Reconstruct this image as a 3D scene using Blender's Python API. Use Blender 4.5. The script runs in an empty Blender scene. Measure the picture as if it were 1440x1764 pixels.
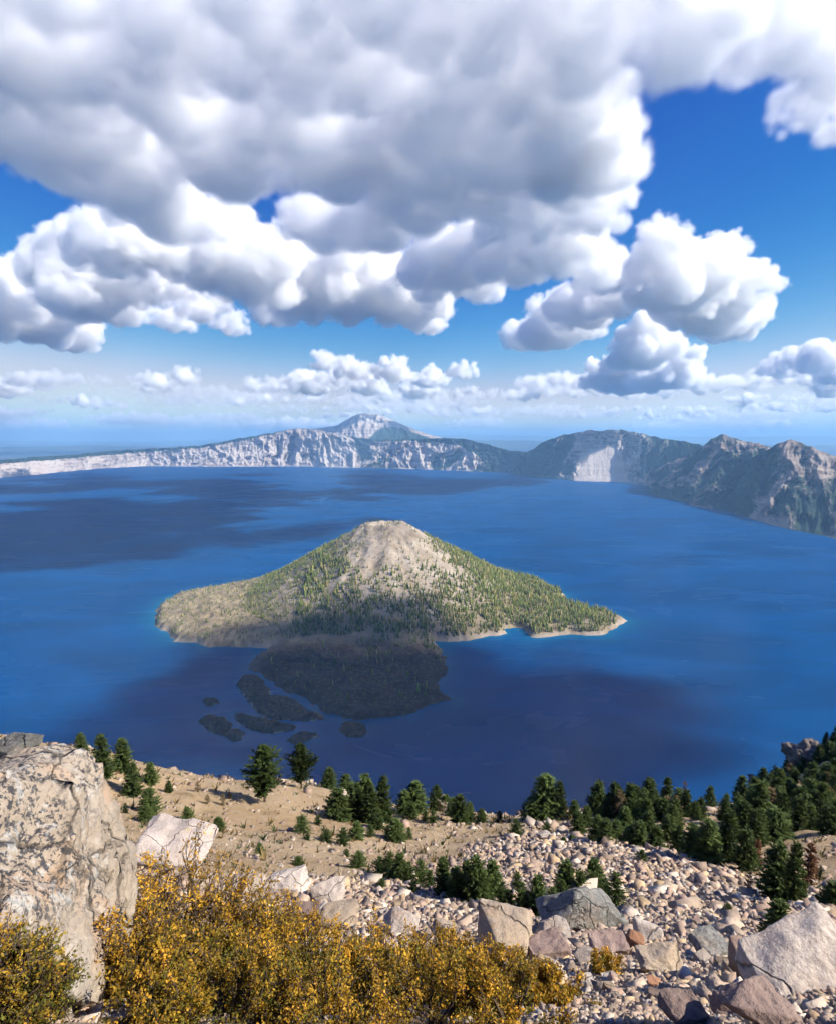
import bpy, bmesh, math, random
import numpy as np
from mathutils import Vector

# ------------------------------------------------------------------ camera, sky, sun, exposure
SC = bpy.context.scene
COL = SC.collection
EYE = 520.0                       # height of the viewpoint above the lake, metres
FPX = 950.0                       # focal length in pixels of the 1440 px wide photograph
PITCH = math.radians(7.8)
cam_data = bpy.data.cameras.new('camera')
cam = bpy.data.objects.new('camera', cam_data)
COL.objects.link(cam)
cam.location = (0, 0, EYE)
cam.rotation_euler = (math.radians(90) - PITCH, 0, 0)
cam_data.sensor_fit = 'HORIZONTAL'
cam_data.sensor_width = 36.0
cam_data.lens = 36.0 * FPX / 1440.0
cam_data.clip_start = 0.1
cam_data.clip_end = 400000.0
SC.camera = cam

SUN_AZ, SUN_EL = math.radians(101), math.radians(40)
SUN_DIR = Vector((math.sin(SUN_AZ) * math.cos(SUN_EL), math.cos(SUN_AZ) * math.cos(SUN_EL), math.sin(SUN_EL)))
world = bpy.data.worlds.new('World')
SC.world = world
world.use_nodes = True
wn = world.node_tree
sky = wn.nodes.new('ShaderNodeTexSky')
sky.sky_type = 'NISHITA'
sky.sun_disc = False
sky.sun_elevation = SUN_EL
sky.sun_rotation = SUN_AZ
sky.altitude = 2300
sky.air_density = 1.0
sky.dust_density = 0.6
sky.ozone_density = 3.0
# camera-like colour response for the sky: deeper blue overhead, paler towards the horizon
sep = wn.nodes.new('ShaderNodeSeparateColor')
com = wn.nodes.new('ShaderNodeCombineColor')
wn.links.new(sky.outputs[0], sep.inputs[0])
for ch, (power, gain, top) in enumerate(((4.2, 10.0, 0.85), (1.95, 1.12, 1.2), (0.8, 0.84, 1.6))):
    last = sep.outputs[ch]
    for op, val in (('MULTIPLY', 0.1825), ('POWER', power), ('MULTIPLY', gain)):
        nd = wn.nodes.new('ShaderNodeMath')
        nd.operation = op
        nd.inputs[1].default_value = val
        wn.links.new(last, nd.inputs[0])
        last = nd.outputs[0]
    soft = last                                   # rolls off smoothly: x / sqrt(1 + (x / top)^2)
    for op, val in (('DIVIDE', top), ('POWER', 2.0), ('ADD', 1.0), ('POWER', 0.5)):
        nd = wn.nodes.new('ShaderNodeMath')
        nd.operation = op
        nd.inputs[1].default_value = val
        wn.links.new(soft, nd.inputs[0])
        soft = nd.outputs[0]
    for op, val in (('DIVIDE', soft), ('DIVIDE', 0.2332)):
        nd = wn.nodes.new('ShaderNodeMath')
        nd.operation = op
        if isinstance(val, float):
            nd.inputs[1].default_value = val
        else:
            wn.links.new(val, nd.inputs[1])
        wn.links.new(last, nd.inputs[0])
        last = nd.outputs[0]
    wn.links.new(last, com.inputs[ch])
wn.links.new(com.outputs[0], wn.nodes['Background'].inputs[0])
wn.nodes['Background'].inputs[1].default_value = 0.125

sun_data = bpy.data.lights.new('sun', 'SUN')
sun_data.energy = 5.0
sun_data.angle = math.radians(0.53)
sun_data.color = (1.0, 0.94, 0.84)
sun = bpy.data.objects.new('sun', sun_data)
COL.objects.link(sun)
sun.rotation_euler = SUN_DIR.to_track_quat('Z', 'Y').to_euler()

SC.view_settings.view_transform = 'Standard'
SC.view_settings.look = 'None'
SC.view_settings.gamma = 1.0
SC.view_settings.exposure = 0.9
SC.cycles.use_denoising = True
SC.cycles.use_adaptive_sampling = True
SC.cycles.adaptive_threshold = 0.06
SC.cycles.adaptive_min_samples = 16
SC.cycles.max_bounces = 14
SC.cycles.diffuse_bounces = 2
SC.cycles.glossy_bounces = 2
SC.cycles.transmission_bounces = 2
SC.cycles.volume_bounces = 11
SC.cycles.volume_step_rate = 5.0
SC.cycles.volume_max_steps = 512

# ------------------------------------------------------------------ helpers
rng = np.random.default_rng(11)
random.seed(11)


def ray(px, py):
    x = (np.asarray(px, float) - 720) / FPX
    y = -(np.asarray(py, float) - 882) / FPX
    c, s = math.cos(PITCH), math.sin(PITCH)
    return x, c + y * s, y * c - s


def at_r(px, py, r):
    """World point on the sight line through a photograph pixel, r metres away horizontally."""
    dx, dy, dz = ray(px, py)
    k = r / np.hypot(dx, dy)
    return np.stack([dx * k, dy * k, EYE + dz * k], -1)


def on_z(px, py, z=0.0):
    dx, dy, dz = ray(px, py)
    k = (z - EYE) / dz
    return np.stack([dx * k, dy * k, np.full_like(dx * k, z)], -1)


_perm = np.random.default_rng(5).permutation(256)
_perm = np.concatenate([_perm, _perm, _perm])
_grad = np.random.default_rng(6).normal(size=(256, 3))
_grad /= np.linalg.norm(_grad, axis=1)[:, None]


def perlin(x, y, z=0.0):
    x, y, z = np.broadcast_arrays(np.asarray(x, float), np.asarray(y, float), np.asarray(z, float))
    xi, yi, zi = np.floor(x).astype(int), np.floor(y).astype(int), np.floor(z).astype(int)
    xf, yf, zf = x - xi, y - yi, z - zi
    u, v, w = (t * t * t * (t * (t * 6 - 15) + 10) for t in (xf, yf, zf))
    out = 0
    for i in (0, 1):
        for j in (0, 1):
            for k in (0, 1):
                h = _perm[_perm[_perm[(xi + i) & 255] + ((yi + j) & 255)] + ((zi + k) & 255)]
                g = _grad[h]
                d = g[..., 0] * (xf - i) + g[..., 1] * (yf - j) + g[..., 2] * (zf - k)
                out = out + d * (u if i else 1 - u) * (v if j else 1 - v) * (w if k else 1 - w)
    return out * 1.5


def fbm(x, y, z=0.0, octaves=4, gain=0.5):
    s, a, f = 0, 1.0, 1.0
    for _ in range(octaves):
        s = s + a * perlin(np.asarray(x) * f + 17.3 * f, np.asarray(y) * f - 9.1 * f, np.asarray(z) * f)
        a *= gain
        f *= 2.03
    return s


def ridged(x, y, z=0.0, octaves=4, gain=0.5):
    s, a, f = 0, 1.0, 1.0
    for _ in range(octaves):
        s = s + a * (1 - 2 * np.abs(perlin(np.asarray(x) * f, np.asarray(y) * f, np.asarray(z) * f + 3.7 * f)))
        a *= gain
        f *= 2.07
    return s


def smooth(a, b, x):
    t = np.clip((np.asarray(x, float) - a) / (b - a), 0, 1)
    return t * t * (3 - 2 * t)


def mesh_from(name, V, Fc, smooth_shade=True, attrs=None, mat=None):
    me = bpy.data.meshes.new(name)
    V = np.asarray(V, np.float32)
    Fc = np.asarray(Fc, np.int32)
    n, k = Fc.shape
    me.vertices.add(len(V))
    me.vertices.foreach_set('co', V.ravel())
    me.loops.add(n * k)
    me.loops.foreach_set('vertex_index', Fc.ravel())
    me.polygons.add(n)
    me.polygons.foreach_set('loop_start', np.arange(0, n * k, k, dtype=np.int32))
    me.polygons.foreach_set('loop_total', np.full(n, k, np.int32))
    if smooth_shade:
        me.polygons.foreach_set('use_smooth', np.ones(n, bool))
    me.update(calc_edges=True)
    for an, av in (attrs or {}).items():
        av = np.asarray(av, np.float32)
        if av.ndim == 1:
            me.attributes.new(an, 'FLOAT', 'POINT').data.foreach_set('value', av)
        else:
            if av.shape[1] == 3:
                av = np.concatenate([av, np.ones((len(av), 1), np.float32)], 1)
            me.attributes.new(an, 'FLOAT_COLOR', 'POINT').data.foreach_set('color', av.ravel())
    if mat:
        me.materials.append(mat)
    return me


def grid_faces(nu, nv):
    i = np.arange(nu - 1)[:, None] * nv + np.arange(nv - 1)[None]
    i = i.ravel()
    return np.stack([i, i + nv, i + nv + 1, i + 1], 1)


def link(name, data, parent=None, loc=None, rot=None, scale=None):
    o = bpy.data.objects.new(name, data)
    COL.objects.link(o)
    if parent:
        o.parent = parent
    if loc is not None:
        o.location = loc
    if rot is not None:
        o.rotation_euler = rot
    if scale is not None:
        o.scale = scale
    return o


def tag(o, label=None, cat=None, group=None, kind=None):
    if label:
        o['label'] = label
    if cat:
        o['category'] = cat
    if group:
        o['group'] = group
    if kind:
        o['kind'] = kind
    return o


ORD = ['first', 'second', 'third', 'fourth', 'fifth', 'sixth', 'seventh', 'eighth', 'ninth', 'tenth', 'eleventh', 'twelfth', 'thirteenth', 'fourteenth', 'fifteenth', 'sixteenth', 'seventeenth', 'eighteenth', 'nineteenth']
ORD += ['%dth' % k for k in range(20, 80)]


# ------------------------------------------------------------------ materials
class NT:
    def __init__(self, name):
        self.mat = bpy.data.materials.new(name)
        self.mat.use_nodes = True
        self.n = self.mat.node_tree.nodes
        self.l = self.mat.node_tree.links
        self.n.clear()
        self.out = self.n.new('ShaderNodeOutputMaterial')
        self.tc = None

    def link(self, a, b):
        self.l.new(a, b)

    def coord(self, kind='Object'):
        if not self.tc:
            self.tc = self.n.new('ShaderNodeTexCoord')
        return self.tc.outputs[kind]

    def noise(self, scale, detail=4, rough=0.55, vec=None, stretch=None, dist=0.0):
        nd = self.n.new('ShaderNodeTexNoise')
        nd.inputs['Scale'].default_value = scale
        nd.inputs['Detail'].default_value = detail
        nd.inputs['Roughness'].default_value = rough
        nd.inputs['Distortion'].default_value = dist
        v = vec or self.coord()
        if stretch:
            m = self.n.new('ShaderNodeMapping')
            m.inputs['Scale'].default_value = stretch
            self.link(v, m.inputs['Vector'])
            v = m.outputs[0]
        self.link(v, nd.inputs['Vector'])
        return nd.outputs[0]

    def voronoi(self, scale, feature='F1'):
        nd = self.n.new('ShaderNodeTexVoronoi')
        nd.feature = feature
        nd.inputs['Scale'].default_value = scale
        self.link(self.coord(), nd.inputs['Vector'])
        return nd.outputs[0]

    def rng(self, v, a, b, c=0.0, d=1.0):
        nd = self.n.new('ShaderNodeMapRange')
        for k, x in zip(('From Min', 'From Max', 'To Min', 'To Max'), (a, b, c, d)):
            nd.inputs[k].default_value = x
        self.link(v, nd.inputs[0])
        return nd.outputs[0]

    def math(self, op, a, b):
        nd = self.n.new('ShaderNodeMath')
        nd.operation = op
        for i, x in enumerate((a, b)):
            if isinstance(x, (int, float)):
                nd.inputs[i].default_value = x
            else:
                self.link(x, nd.inputs[i])
        return nd.outputs[0]

    def mix(self, f, a, b, mode='MIX'):
        nd = self.n.new('ShaderNodeMix')
        nd.data_type = 'RGBA'
        nd.blend_type = mode
        for k, x in (('Factor', f), ('A', a), ('B', b)):
            s = nd.inputs[k] if k == 'Factor' else [i for i in nd.inputs if i.name == k and i.type == 'RGBA'][0]
            if isinstance(x, (int, float)):
                s.default_value = x
            elif isinstance(x, tuple):
                s.default_value = (*x, 1) if len(x) == 3 else x
            else:
                self.link(x, s)
        return [o for o in nd.outputs if o.type == 'RGBA'][0]

    def attr(self, name, out='Fac'):
        nd = self.n.new('ShaderNodeAttribute')
        nd.attribute_name = name
        return nd.outputs[out]

    def obj_random(self):
        return self.n.new('ShaderNodeObjectInfo').outputs['Random']

    def finish(self, color, rough=0.9, bump=None, strength=0.5, dist=0.1, spec=0.2, translucent=None):
        p = self.n.new('ShaderNodeBsdfPrincipled')
        if isinstance(color, tuple):
            p.inputs['Base Color'].default_value = (*color, 1)
        else:
            self.link(color, p.inputs['Base Color'])
        if isinstance(rough, (int, float)):
            p.inputs['Roughness'].default_value = rough
        else:
            self.link(rough, p.inputs['Roughness'])
        p.inputs['Specular IOR Level'].default_value = spec
        if bump is not None:
            b = self.n.new('ShaderNodeBump')
            b.inputs['Strength'].default_value = strength
            b.inputs['Distance'].default_value = dist
            self.link(bump, b.inputs['Height'])
            self.link(b.outputs[0], p.inputs['Normal'])
        sh = p.outputs[0]
        if translucent is not None:
            t = self.n.new('ShaderNodeBsdfTranslucent')
            if isinstance(color, tuple):
                t.inputs[0].default_value = (*color, 1)
            else:
                self.link(color, t.inputs[0])
            m = self.n.new('ShaderNodeMixShader')
            m.inputs[0].default_value = translucent
            self.link(sh, m.inputs[1])
            self.link(t.outputs[0], m.inputs[2])
            sh = m.outputs[0]
        self.link(sh, self.out.inputs['Surface'])
        self.p = p
        return self.mat


def mat_water():
    t = NT('lake_water')
    shal = t.attr('shallow')
    streak = t.noise(0.0022, 5, 0.6, stretch=(1.0, 2.6, 1.0), dist=0.6)
    deep = t.mix(t.rng(streak, 0.38, 0.66), (0.0006, 0.038, 0.125), (0.0010, 0.058, 0.19))
    col = t.mix(shal, deep, (0.012, 0.17, 0.24))
    rough = t.rng(t.noise(0.0016, 4, 0.6, stretch=(1.0, 3.2, 1.0), dist=0.8), 0.35, 0.68, 0.16, 0.34)
    waves = t.noise(0.09, 5, 0.62, stretch=(1.0, 1.9, 1.0))
    bmp = t.n.new('ShaderNodeBump')
    bmp.inputs['Strength'].default_value = 0.12
    bmp.inputs['Distance'].default_value = 1.6
    t.link(waves, bmp.inputs['Height'])
    body = t.n.new('ShaderNodeBsdfDiffuse')
    t.link(col, body.inputs['Color'])
    gloss = t.n.new('ShaderNodeBsdfGlossy')
    t.link(rough, gloss.inputs['Roughness'])
    fr = t.n.new('ShaderNodeFresnel')
    fr.inputs['IOR'].default_value = 1.33
    for nd in (body, gloss, fr):
        t.link(bmp.outputs[0], nd.inputs['Normal'])
    # a wind-roughened surface never reaches the full grazing reflectance of a flat one
    k = t.math('MINIMUM', t.math('MULTIPLY', fr.outputs[0], 0.13), 0.045)
    mx = t.n.new('ShaderNodeMixShader')
    t.link(k, mx.inputs[0])
    t.link(body.outputs[0], mx.inputs[1])
    t.link(gloss.outputs[0], mx.inputs[2])
    t.link(mx.outputs[0], t.out.inputs['Surface'])
    return t.mat


def mat_rim(name, pale, tan, dark, forest, streak_scale=0.012):
    t = NT(name)
    z = t.noise(streak_scale, 5, 0.65, stretch=(1.0, 1.0, 0.28), dist=0.5)
    band = t.noise(0.02, 4, 0.6, stretch=(0.18, 0.18, 1.6), dist=0.6)
    rock = t.mix(t.rng(z, 0.34, 0.6), dark, tan)
    rock = t.mix(t.rng(band, 0.42, 0.66), rock, pale)
    rock = t.mix(t.attr('talus'), rock, pale)
    fn = t.noise(0.035, 4, 0.7)
    fcol = t.mix(t.rng(fn, 0.3, 0.7), forest, tuple(c * 2.0 for c in forest))
    f = t.rng(t.math('ADD', t.attr('forest'), t.math('MULTIPLY', t.math('SUBTRACT', fn, 0.5), 1.5)), 0.42, 0.58)
    col = t.mix(f, rock, fcol)
    return t.finish(col, 0.95, t.noise(0.03, 6, 0.7), 0.9, 14.0, spec=0.05)


def mat_island():
    t = NT('island_ground')
    n1 = t.noise(0.02, 6, 0.65, dist=0.4)
    n2 = t.noise(0.12, 4, 0.65)
    cinder = t.mix(t.rng(n1, 0.35, 0.65), (0.25, 0.195, 0.14), (0.40, 0.34, 0.28))
    lava = t.mix(t.rng(n1, 0.35, 0.62), (0.18, 0.135, 0.092), (0.29, 0.235, 0.15))
    dark = t.mix(t.rng(n1, 0.35, 0.65), (0.062, 0.037, 0.030), (0.10, 0.064, 0.050))
    low = t.mix(t.attr('flow'), lava, dark)
    col = t.mix(t.attr('cone'), low, cinder)
    col = t.mix(t.attr('crater'), col, (0.10, 0.075, 0.065))
    col = t.mix(t.math('MULTIPLY', t.rng(n2, 0.5, 0.68), 0.6), col, (0.20, 0.18, 0.07))
    col = t.mix(t.attr('beach'), col, (0.33, 0.27, 0.21))
    return t.finish(col, 0.95, n2, 0.8, 2.0, spec=0.05)


def mat_slope():
    t = NT('slope_ground')
    n1 = t.noise(0.11, 6, 0.65, dist=0.5)
    n2 = t.noise(1.7, 5, 0.7)
    n3 = t.noise(11.0, 4, 0.75)
    pum = t.mix(t.rng(n1, 0.36, 0.64), (0.42, 0.31, 0.19), (0.35, 0.24, 0.13))
    pum = t.mix(t.math('MULTIPLY', t.rng(n2, 0.5, 0.72), 0.55), pum, (0.43, 0.37, 0.29))
    pum = t.mix(t.math('MULTIPLY', t.rng(t.noise(0.5, 5, 0.7), 0.56, 0.66), 0.65), pum, (0.17, 0.125, 0.06))
    scree = t.mix(t.rng(n2, 0.35, 0.65), (0.24, 0.18, 0.13), (0.38, 0.305, 0.23))
    col = t.mix(t.attr('scree'), pum, scree)
    col = t.mix(t.math('MULTIPLY', t.rng(n3, 0.45, 0.7), 0.35), col, (0.12, 0.095, 0.075))
    hgt = t.math('ADD', n2, t.math('MULTIPLY', n3, 0.35))
    return t.finish(col, 0.95, hgt, 0.9, 0.22, spec=0.1)


def mat_rock(name, c0, c1, lichen=0.0, seed=0.0, sc=1.0, rust=0.25):
    t = NT(name)
    v = t.n.new('ShaderNodeVectorMath')
    v.operation = 'ADD'
    t.link(t.coord(), v.inputs[0])
    oi = t.n.new('ShaderNodeObjectInfo')
    t.link(oi.outputs['Location'], v.inputs[1])
    vec = v.outputs[0]
    n1 = t.noise(0.9 * sc, 6, 0.65, vec, dist=0.4)
    n2 = t.noise(6.0 * sc, 6, 0.7, vec)
    n3 = t.noise(28.0 * sc, 4, 0.75, vec)
    col = t.mix(t.rng(n1, 0.34, 0.66), c0, c1)
    rnd = t.rng(oi.outputs['Random'], 0, 1, 0.72, 1.25)
    cmb = t.n.new('ShaderNodeCombineColor')
    for i in range(3):
        t.link(rnd, cmb.inputs[i])
    col = t.mix(1.0, col, cmb.outputs[0], 'MULTIPLY')
    if rust:
        rr = t.math('MULTIPLY', t.rng(t.noise(1.6 * sc, 4, 0.6, vec, dist=0.8), 0.52, 0.7), rust)
        col = t.mix(rr, col, (0.42, 0.235, 0.12))
    col = t.mix(t.math('MULTIPLY', t.rng(n2, 0.5, 0.75), 0.35), col, tuple(x * 0.45 for x in c0))
    if lichen:
        big = t.rng(t.noise(2.0, 4, 0.6, vec), 0.38, 0.48)
        spots = t.rng(t.noise(26.0, 5, 0.72, vec, dist=0.15), 0.50, 0.54)
        geo = t.n.new('ShaderNodeNewGeometry')
        sep = t.n.new('ShaderNodeSeparateXYZ')
        t.link(geo.outputs['Normal'], sep.inputs[0])
        up = t.rng(sep.outputs['Z'], -0.05, 0.45)
        if lichen == 1.0:
            sp2 = t.n.new('ShaderNodeSeparateXYZ')
            t.link(t.coord(), sp2.inputs[0])
            hi = t.math('ADD', sp2.outputs['Z'], t.math('MULTIPLY', t.math('SUBTRACT', t.noise(1.5, 4, 0.6, vec), 0.5), 2.2))
            up = t.math('MAXIMUM', t.math('MULTIPLY', up, 0.25), t.rng(hi, 0.0, 0.45))
        lf = t.math('MULTIPLY', t.math('MULTIPLY', big, spots), t.math('MULTIPLY', up, lichen))
        col = t.mix(lf, col, (0.055, 0.052, 0.055))
        pale = t.math('MULTIPLY', t.rng(t.noise(9.0, 5, 0.7, vec), 0.54, 0.62), t.math('MULTIPLY', up, 0.55 * lichen))
        col = t.mix(pale, col, (0.46, 0.45, 0.42))
        yel = t.rng(t.noise(3.1, 3, 0.6, vec), 0.735, 0.76)
        col = t.mix(t.math('MULTIPLY', yel, up), col, (0.45, 0.43, 0.04))
    h = t.math('ADD', n2, t.math('MULTIPLY', n3, 0.4))
    if lichen >= 0.25:
        wv = t.n.new('ShaderNodeVectorMath')
        wv.operation = 'MULTIPLY_ADD'
        nc = t.n.new('ShaderNodeTexNoise')
        nc.inputs['Scale'].default_value = 1.8 * sc
        nc.inputs['Detail'].default_value = 5
        t.link(vec, nc.inputs['Vector'])
        t.link(nc.outputs['Color'], wv.inputs[0])
        wv.inputs[1].default_value = (0.5, 0.5, 0.9)
        t.link(vec, wv.inputs[2])
        vo = t.n.new('ShaderNodeTexVoronoi')
        vo.feature = 'DISTANCE_TO_EDGE'
        vo.inputs['Scale'].default_value = 1.05 * sc
        t.link(wv.outputs[0], vo.inputs['Vector'])
        crack = t.rng(vo.outputs['Distance'], 0.0, 0.022)
        col = t.mix(t.math('MULTIPLY', t.math('SUBTRACT', 1.0, crack), 0.6), col, tuple(x * 0.3 for x in c0))
        h = t.math('ADD', h, t.math('MULTIPLY', crack, 0.9))
    return t.finish(col, 0.9, h, 0.8, 0.05 / sc, spec=0.2)


def mat_stones():
    t = NT('loose_stones')
    n = t.noise(5.0, 4, 0.7)
    c = t.attr('tint', 'Color')
    col = t.mix(t.math('MULTIPLY', t.rng(n, 0.4, 0.7), 0.4), c, (0.12, 0.10, 0.085))
    return t.finish(col, 0.92, n, 0.6, 0.05, spec=0.15)


def mat_crown(name, c0, c1, trans=0.25):
    t = NT(name)
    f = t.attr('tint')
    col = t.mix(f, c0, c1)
    rnd = t.rng(t.obj_random(), 0, 1, 0.7, 1.35)
    cmb = t.n.new('ShaderNodeCombineColor')
    for i in range(3):
        t.link(rnd, cmb.inputs[i])
    col = t.mix(1.0, col, cmb.outputs[0], 'MULTIPLY')
    return t.finish(col, 0.75, spec=0.15, translucent=trans)


def mat_tinted(name, trans=0.2, rough=0.7):
    t = NT(name)
    return t.finish(t.attr('tint', 'Color'), rough, spec=0.15, translucent=trans)


def mat_bark(name, c):
    t = NT(name)
    n = t.noise(6.0, 4, 0.7, stretch=(1, 1, 0.25))
    return t.finish(t.mix(n, tuple(x * 0.5 for x in c), c), 0.95, n, 0.6, 0.03, spec=0.1)


M_WATER = mat_water()
M_RIM_FAR = mat_rim('rim_cliff_rock', (0.50, 0.44, 0.39), (0.36, 0.30, 0.265), (0.15, 0.12, 0.115), (0.018, 0.032, 0.024))
M_RIM_MID = mat_rim('ridge_rock', (0.34, 0.28, 0.235), (0.155, 0.118, 0.10), (0.065, 0.05, 0.048), (0.018, 0.030, 0.022))
M_ISLAND = mat_island()
M_SLOPE = mat_slope()
M_ROCK = mat_rock('pale_rock', (0.27, 0.215, 0.17), (0.40, 0.335, 0.28))
M_ROCK_TAN = mat_rock('tan_rock', (0.29, 0.215, 0.145), (0.36, 0.285, 0.21), 0.25)
M_ROCK_PINK = mat_rock('pinkish_rock', (0.215, 0.148, 0.122), (0.31, 0.225, 0.185))
M_ROCK_GREY = mat_rock('grey_rock', (0.14, 0.135, 0.115), (0.24, 0.23, 0.205), 0.5)
M_ROCK_WHITE = mat_rock('white_rock', (0.40, 0.33, 0.275), (0.50, 0.43, 0.37), 0.28, rust=0.2)
M_ROCK_LICHEN = mat_rock('lichen_rock', (0.30, 0.235, 0.17), (0.38, 0.325, 0.265), 1.0, rust=0.6)
M_ROCK_RUST = mat_rock('rust_rock', (0.30, 0.14, 0.075), (0.36, 0.20, 0.12), rust=0.8)
M_ROCK_DARK = mat_rock('dark_outcrop_rock', (0.10, 0.085, 0.075), (0.21, 0.18, 0.155), 0.3)
M_STONES = mat_stones()
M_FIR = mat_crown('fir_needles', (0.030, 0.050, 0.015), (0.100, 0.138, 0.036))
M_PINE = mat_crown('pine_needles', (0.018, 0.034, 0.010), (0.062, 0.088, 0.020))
M_DEAD = mat_crown('dead_needles', (0.10, 0.045, 0.022), (0.21, 0.105, 0.055), 0.15)
M_DRY = mat_crown('dry_twigs', (0.10, 0.07, 0.035), (0.20, 0.14, 0.06), 0.15)
M_BARK = mat_bark('bark', (0.13, 0.10, 0.08))
M_SNAG = mat_bark('bleached_wood', (0.34, 0.31, 0.28))
M_STEM = mat_bark('shrub_stem', (0.12, 0.085, 0.065))
M_LEAF = mat_tinted('shrub_leaves', 0.35, 0.6)
M_FOREST = mat_tinted('island_forest', 0.1, 0.85)

# ------------------------------------------------------------------ distant plain, lake
t = NT('plain_forest')
pn = t.noise(0.0006, 6, 0.65)
M_PLAIN = t.finish(t.mix(t.rng(pn, 0.4, 0.62), (0.025, 0.045, 0.03), (0.10, 0.105, 0.07)), 0.95, spec=0.05)


def polar_sheet(name, az0, az1, na, r0, r1, nr, zf, mat, attrf=None):
    a = np.radians(np.linspace(az0, az1, na))[:, None]
    r = np.geomspace(r0, r1, nr)[None]
    x, y = (np.sin(a) * r).ravel(), (np.cos(a) * r).ravel()
    V = np.stack([x, y, zf(x, y)], 1)
    return mesh_from(name, V, grid_faces(na, nr)[:, ::-1], attrs=attrf(x, y) if attrf else None, mat=mat)


me = polar_sheet('distant_plain', -180, 180, 120, 50.0, 150000.0, 110, lambda x, y: np.where(np.hypot(x, y) < 9000, -150.0, -150 + 60 * fbm(x / 9000, y / 9000)), M_PLAIN)
tag(link('distant_plain', me), kind='structure')

# ------------------------------------------------------------------ the island
ISLE = [(272, 1046.5), (268, 1062), (269, 1079), (286, 1088), (301, 1105), (341, 1108), (362, 1115), (411, 1114), (440, 1116), (466, 1115), (457, 1127), (439, 1134), (429, 1152),
        (445, 1163), (466, 1171), (482, 1183), (500, 1192), (520, 1199), (533, 1205), (545, 1217), (558, 1228), (575, 1231), (591, 1236), (615, 1240), (637, 1239), (680, 1237), (703, 1231), (730, 1216),
        (755, 1212), (776, 1207), (764, 1196), (752, 1186), (752, 1173), (771, 1161), (764, 1140), (755, 1115), (743, 1105), (782, 1106), (825, 1099),
        (855, 1097), (871, 1091), (868, 1084), (884, 1081), (898, 1083), (913, 1091), (913, 1097), (944, 1098), (981, 1092), (1010, 1095), (1036, 1094), (1054, 1085), (1070, 1076), (1079, 1070),
        (1065, 1064), (1040, 1058), (1010, 1051), (985, 1044), (970, 1036), (968, 1024)]
isle = [tuple(p[:2]) for p in on_z([p[0] for p in ISLE], [p[1] for p in ISLE])]
isle += [(430, 1930), (330, 2110), (120, 2250), (-160, 2270), (-400, 2140), (-560, 1980), (-700, 1850), (-800, 1760)]
ISLETS = [
    [(420, 1163), (407, 1179), (423, 1201), (439, 1222), (454, 1236), (478, 1240.5), (524, 1243.5), (557, 1240.5), (555, 1231), (530, 1224), (515, 1210), (497, 1201), (466, 1199), (467, 1188), (454, 1179), (457, 1173), (439, 1163)],
    [(349, 1209), (352, 1204), (364, 1202), (376, 1205), (377, 1212), (368, 1217), (355, 1217)],
    [(342, 1244), (350, 1235), (370, 1233), (390, 1238), (400, 1250), (395, 1263), (380, 1268), (360, 1260)],
    [(385, 1268), (392, 1259), (410, 1256), (422, 1264), (418, 1276), (402, 1278)],
    [(399, 1231), (415, 1229), (440, 1236), (465, 1240), (490, 1246), (512, 1252), (505, 1259), (470, 1265), (445, 1262), (420, 1252)],
    [(494, 1277), (508, 1266), (525, 1262), (545, 1263), (550, 1270), (530, 1276), (506, 1283)],
    [(584, 1258), (592, 1246), (610, 1243), (628, 1249), (632, 1263), (618, 1272), (598, 1270)],
]
islets = [[tuple(p[:2]) for p in on_z([p[0] for p in P], [p[1] for p in P])] for P in ISLETS]


def signed_dist(x, y, poly):
    """Distance to the polygon's edge, positive inside."""
    P = np.array(poly)
    Q = np.roll(P, -1, 0)
    d2 = np.full(x.shape, 1e18)
    inside = np.zeros(x.shape, bool)
    for (ax, ay), (bx, by) in zip(P, Q):
        ex, ey = bx - ax, by - ay
        tt = np.clip(((x - ax) * ex + (y - ay) * ey) / (ex * ex + ey * ey), 0, 1)
        d2 = np.minimum(d2, (x - ax - tt * ex) ** 2 + (y - ay - tt * ey) ** 2)
        cr = ((ay > y) != (by > y)) & (x < (bx - ax) * (y - ay) / (by - ay + 1e-12) + ax)
        inside ^= cr
    d = np.sqrt(d2)
    return np.where(inside, d, -d)


SUMMIT = at_r(664, 906, 1790.0)
CX, CY = float(SUMMIT[0]), float(SUMMIT[1])
POND = on_z(515, 1152)


def isle_wobble(x, y):
    return 8 * fbm(x / 60, y / 60, 2.0, 4) + 7 * fbm(x / 22, y / 22, 5.0, 3) * smooth(1420, 1300, y)


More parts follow.
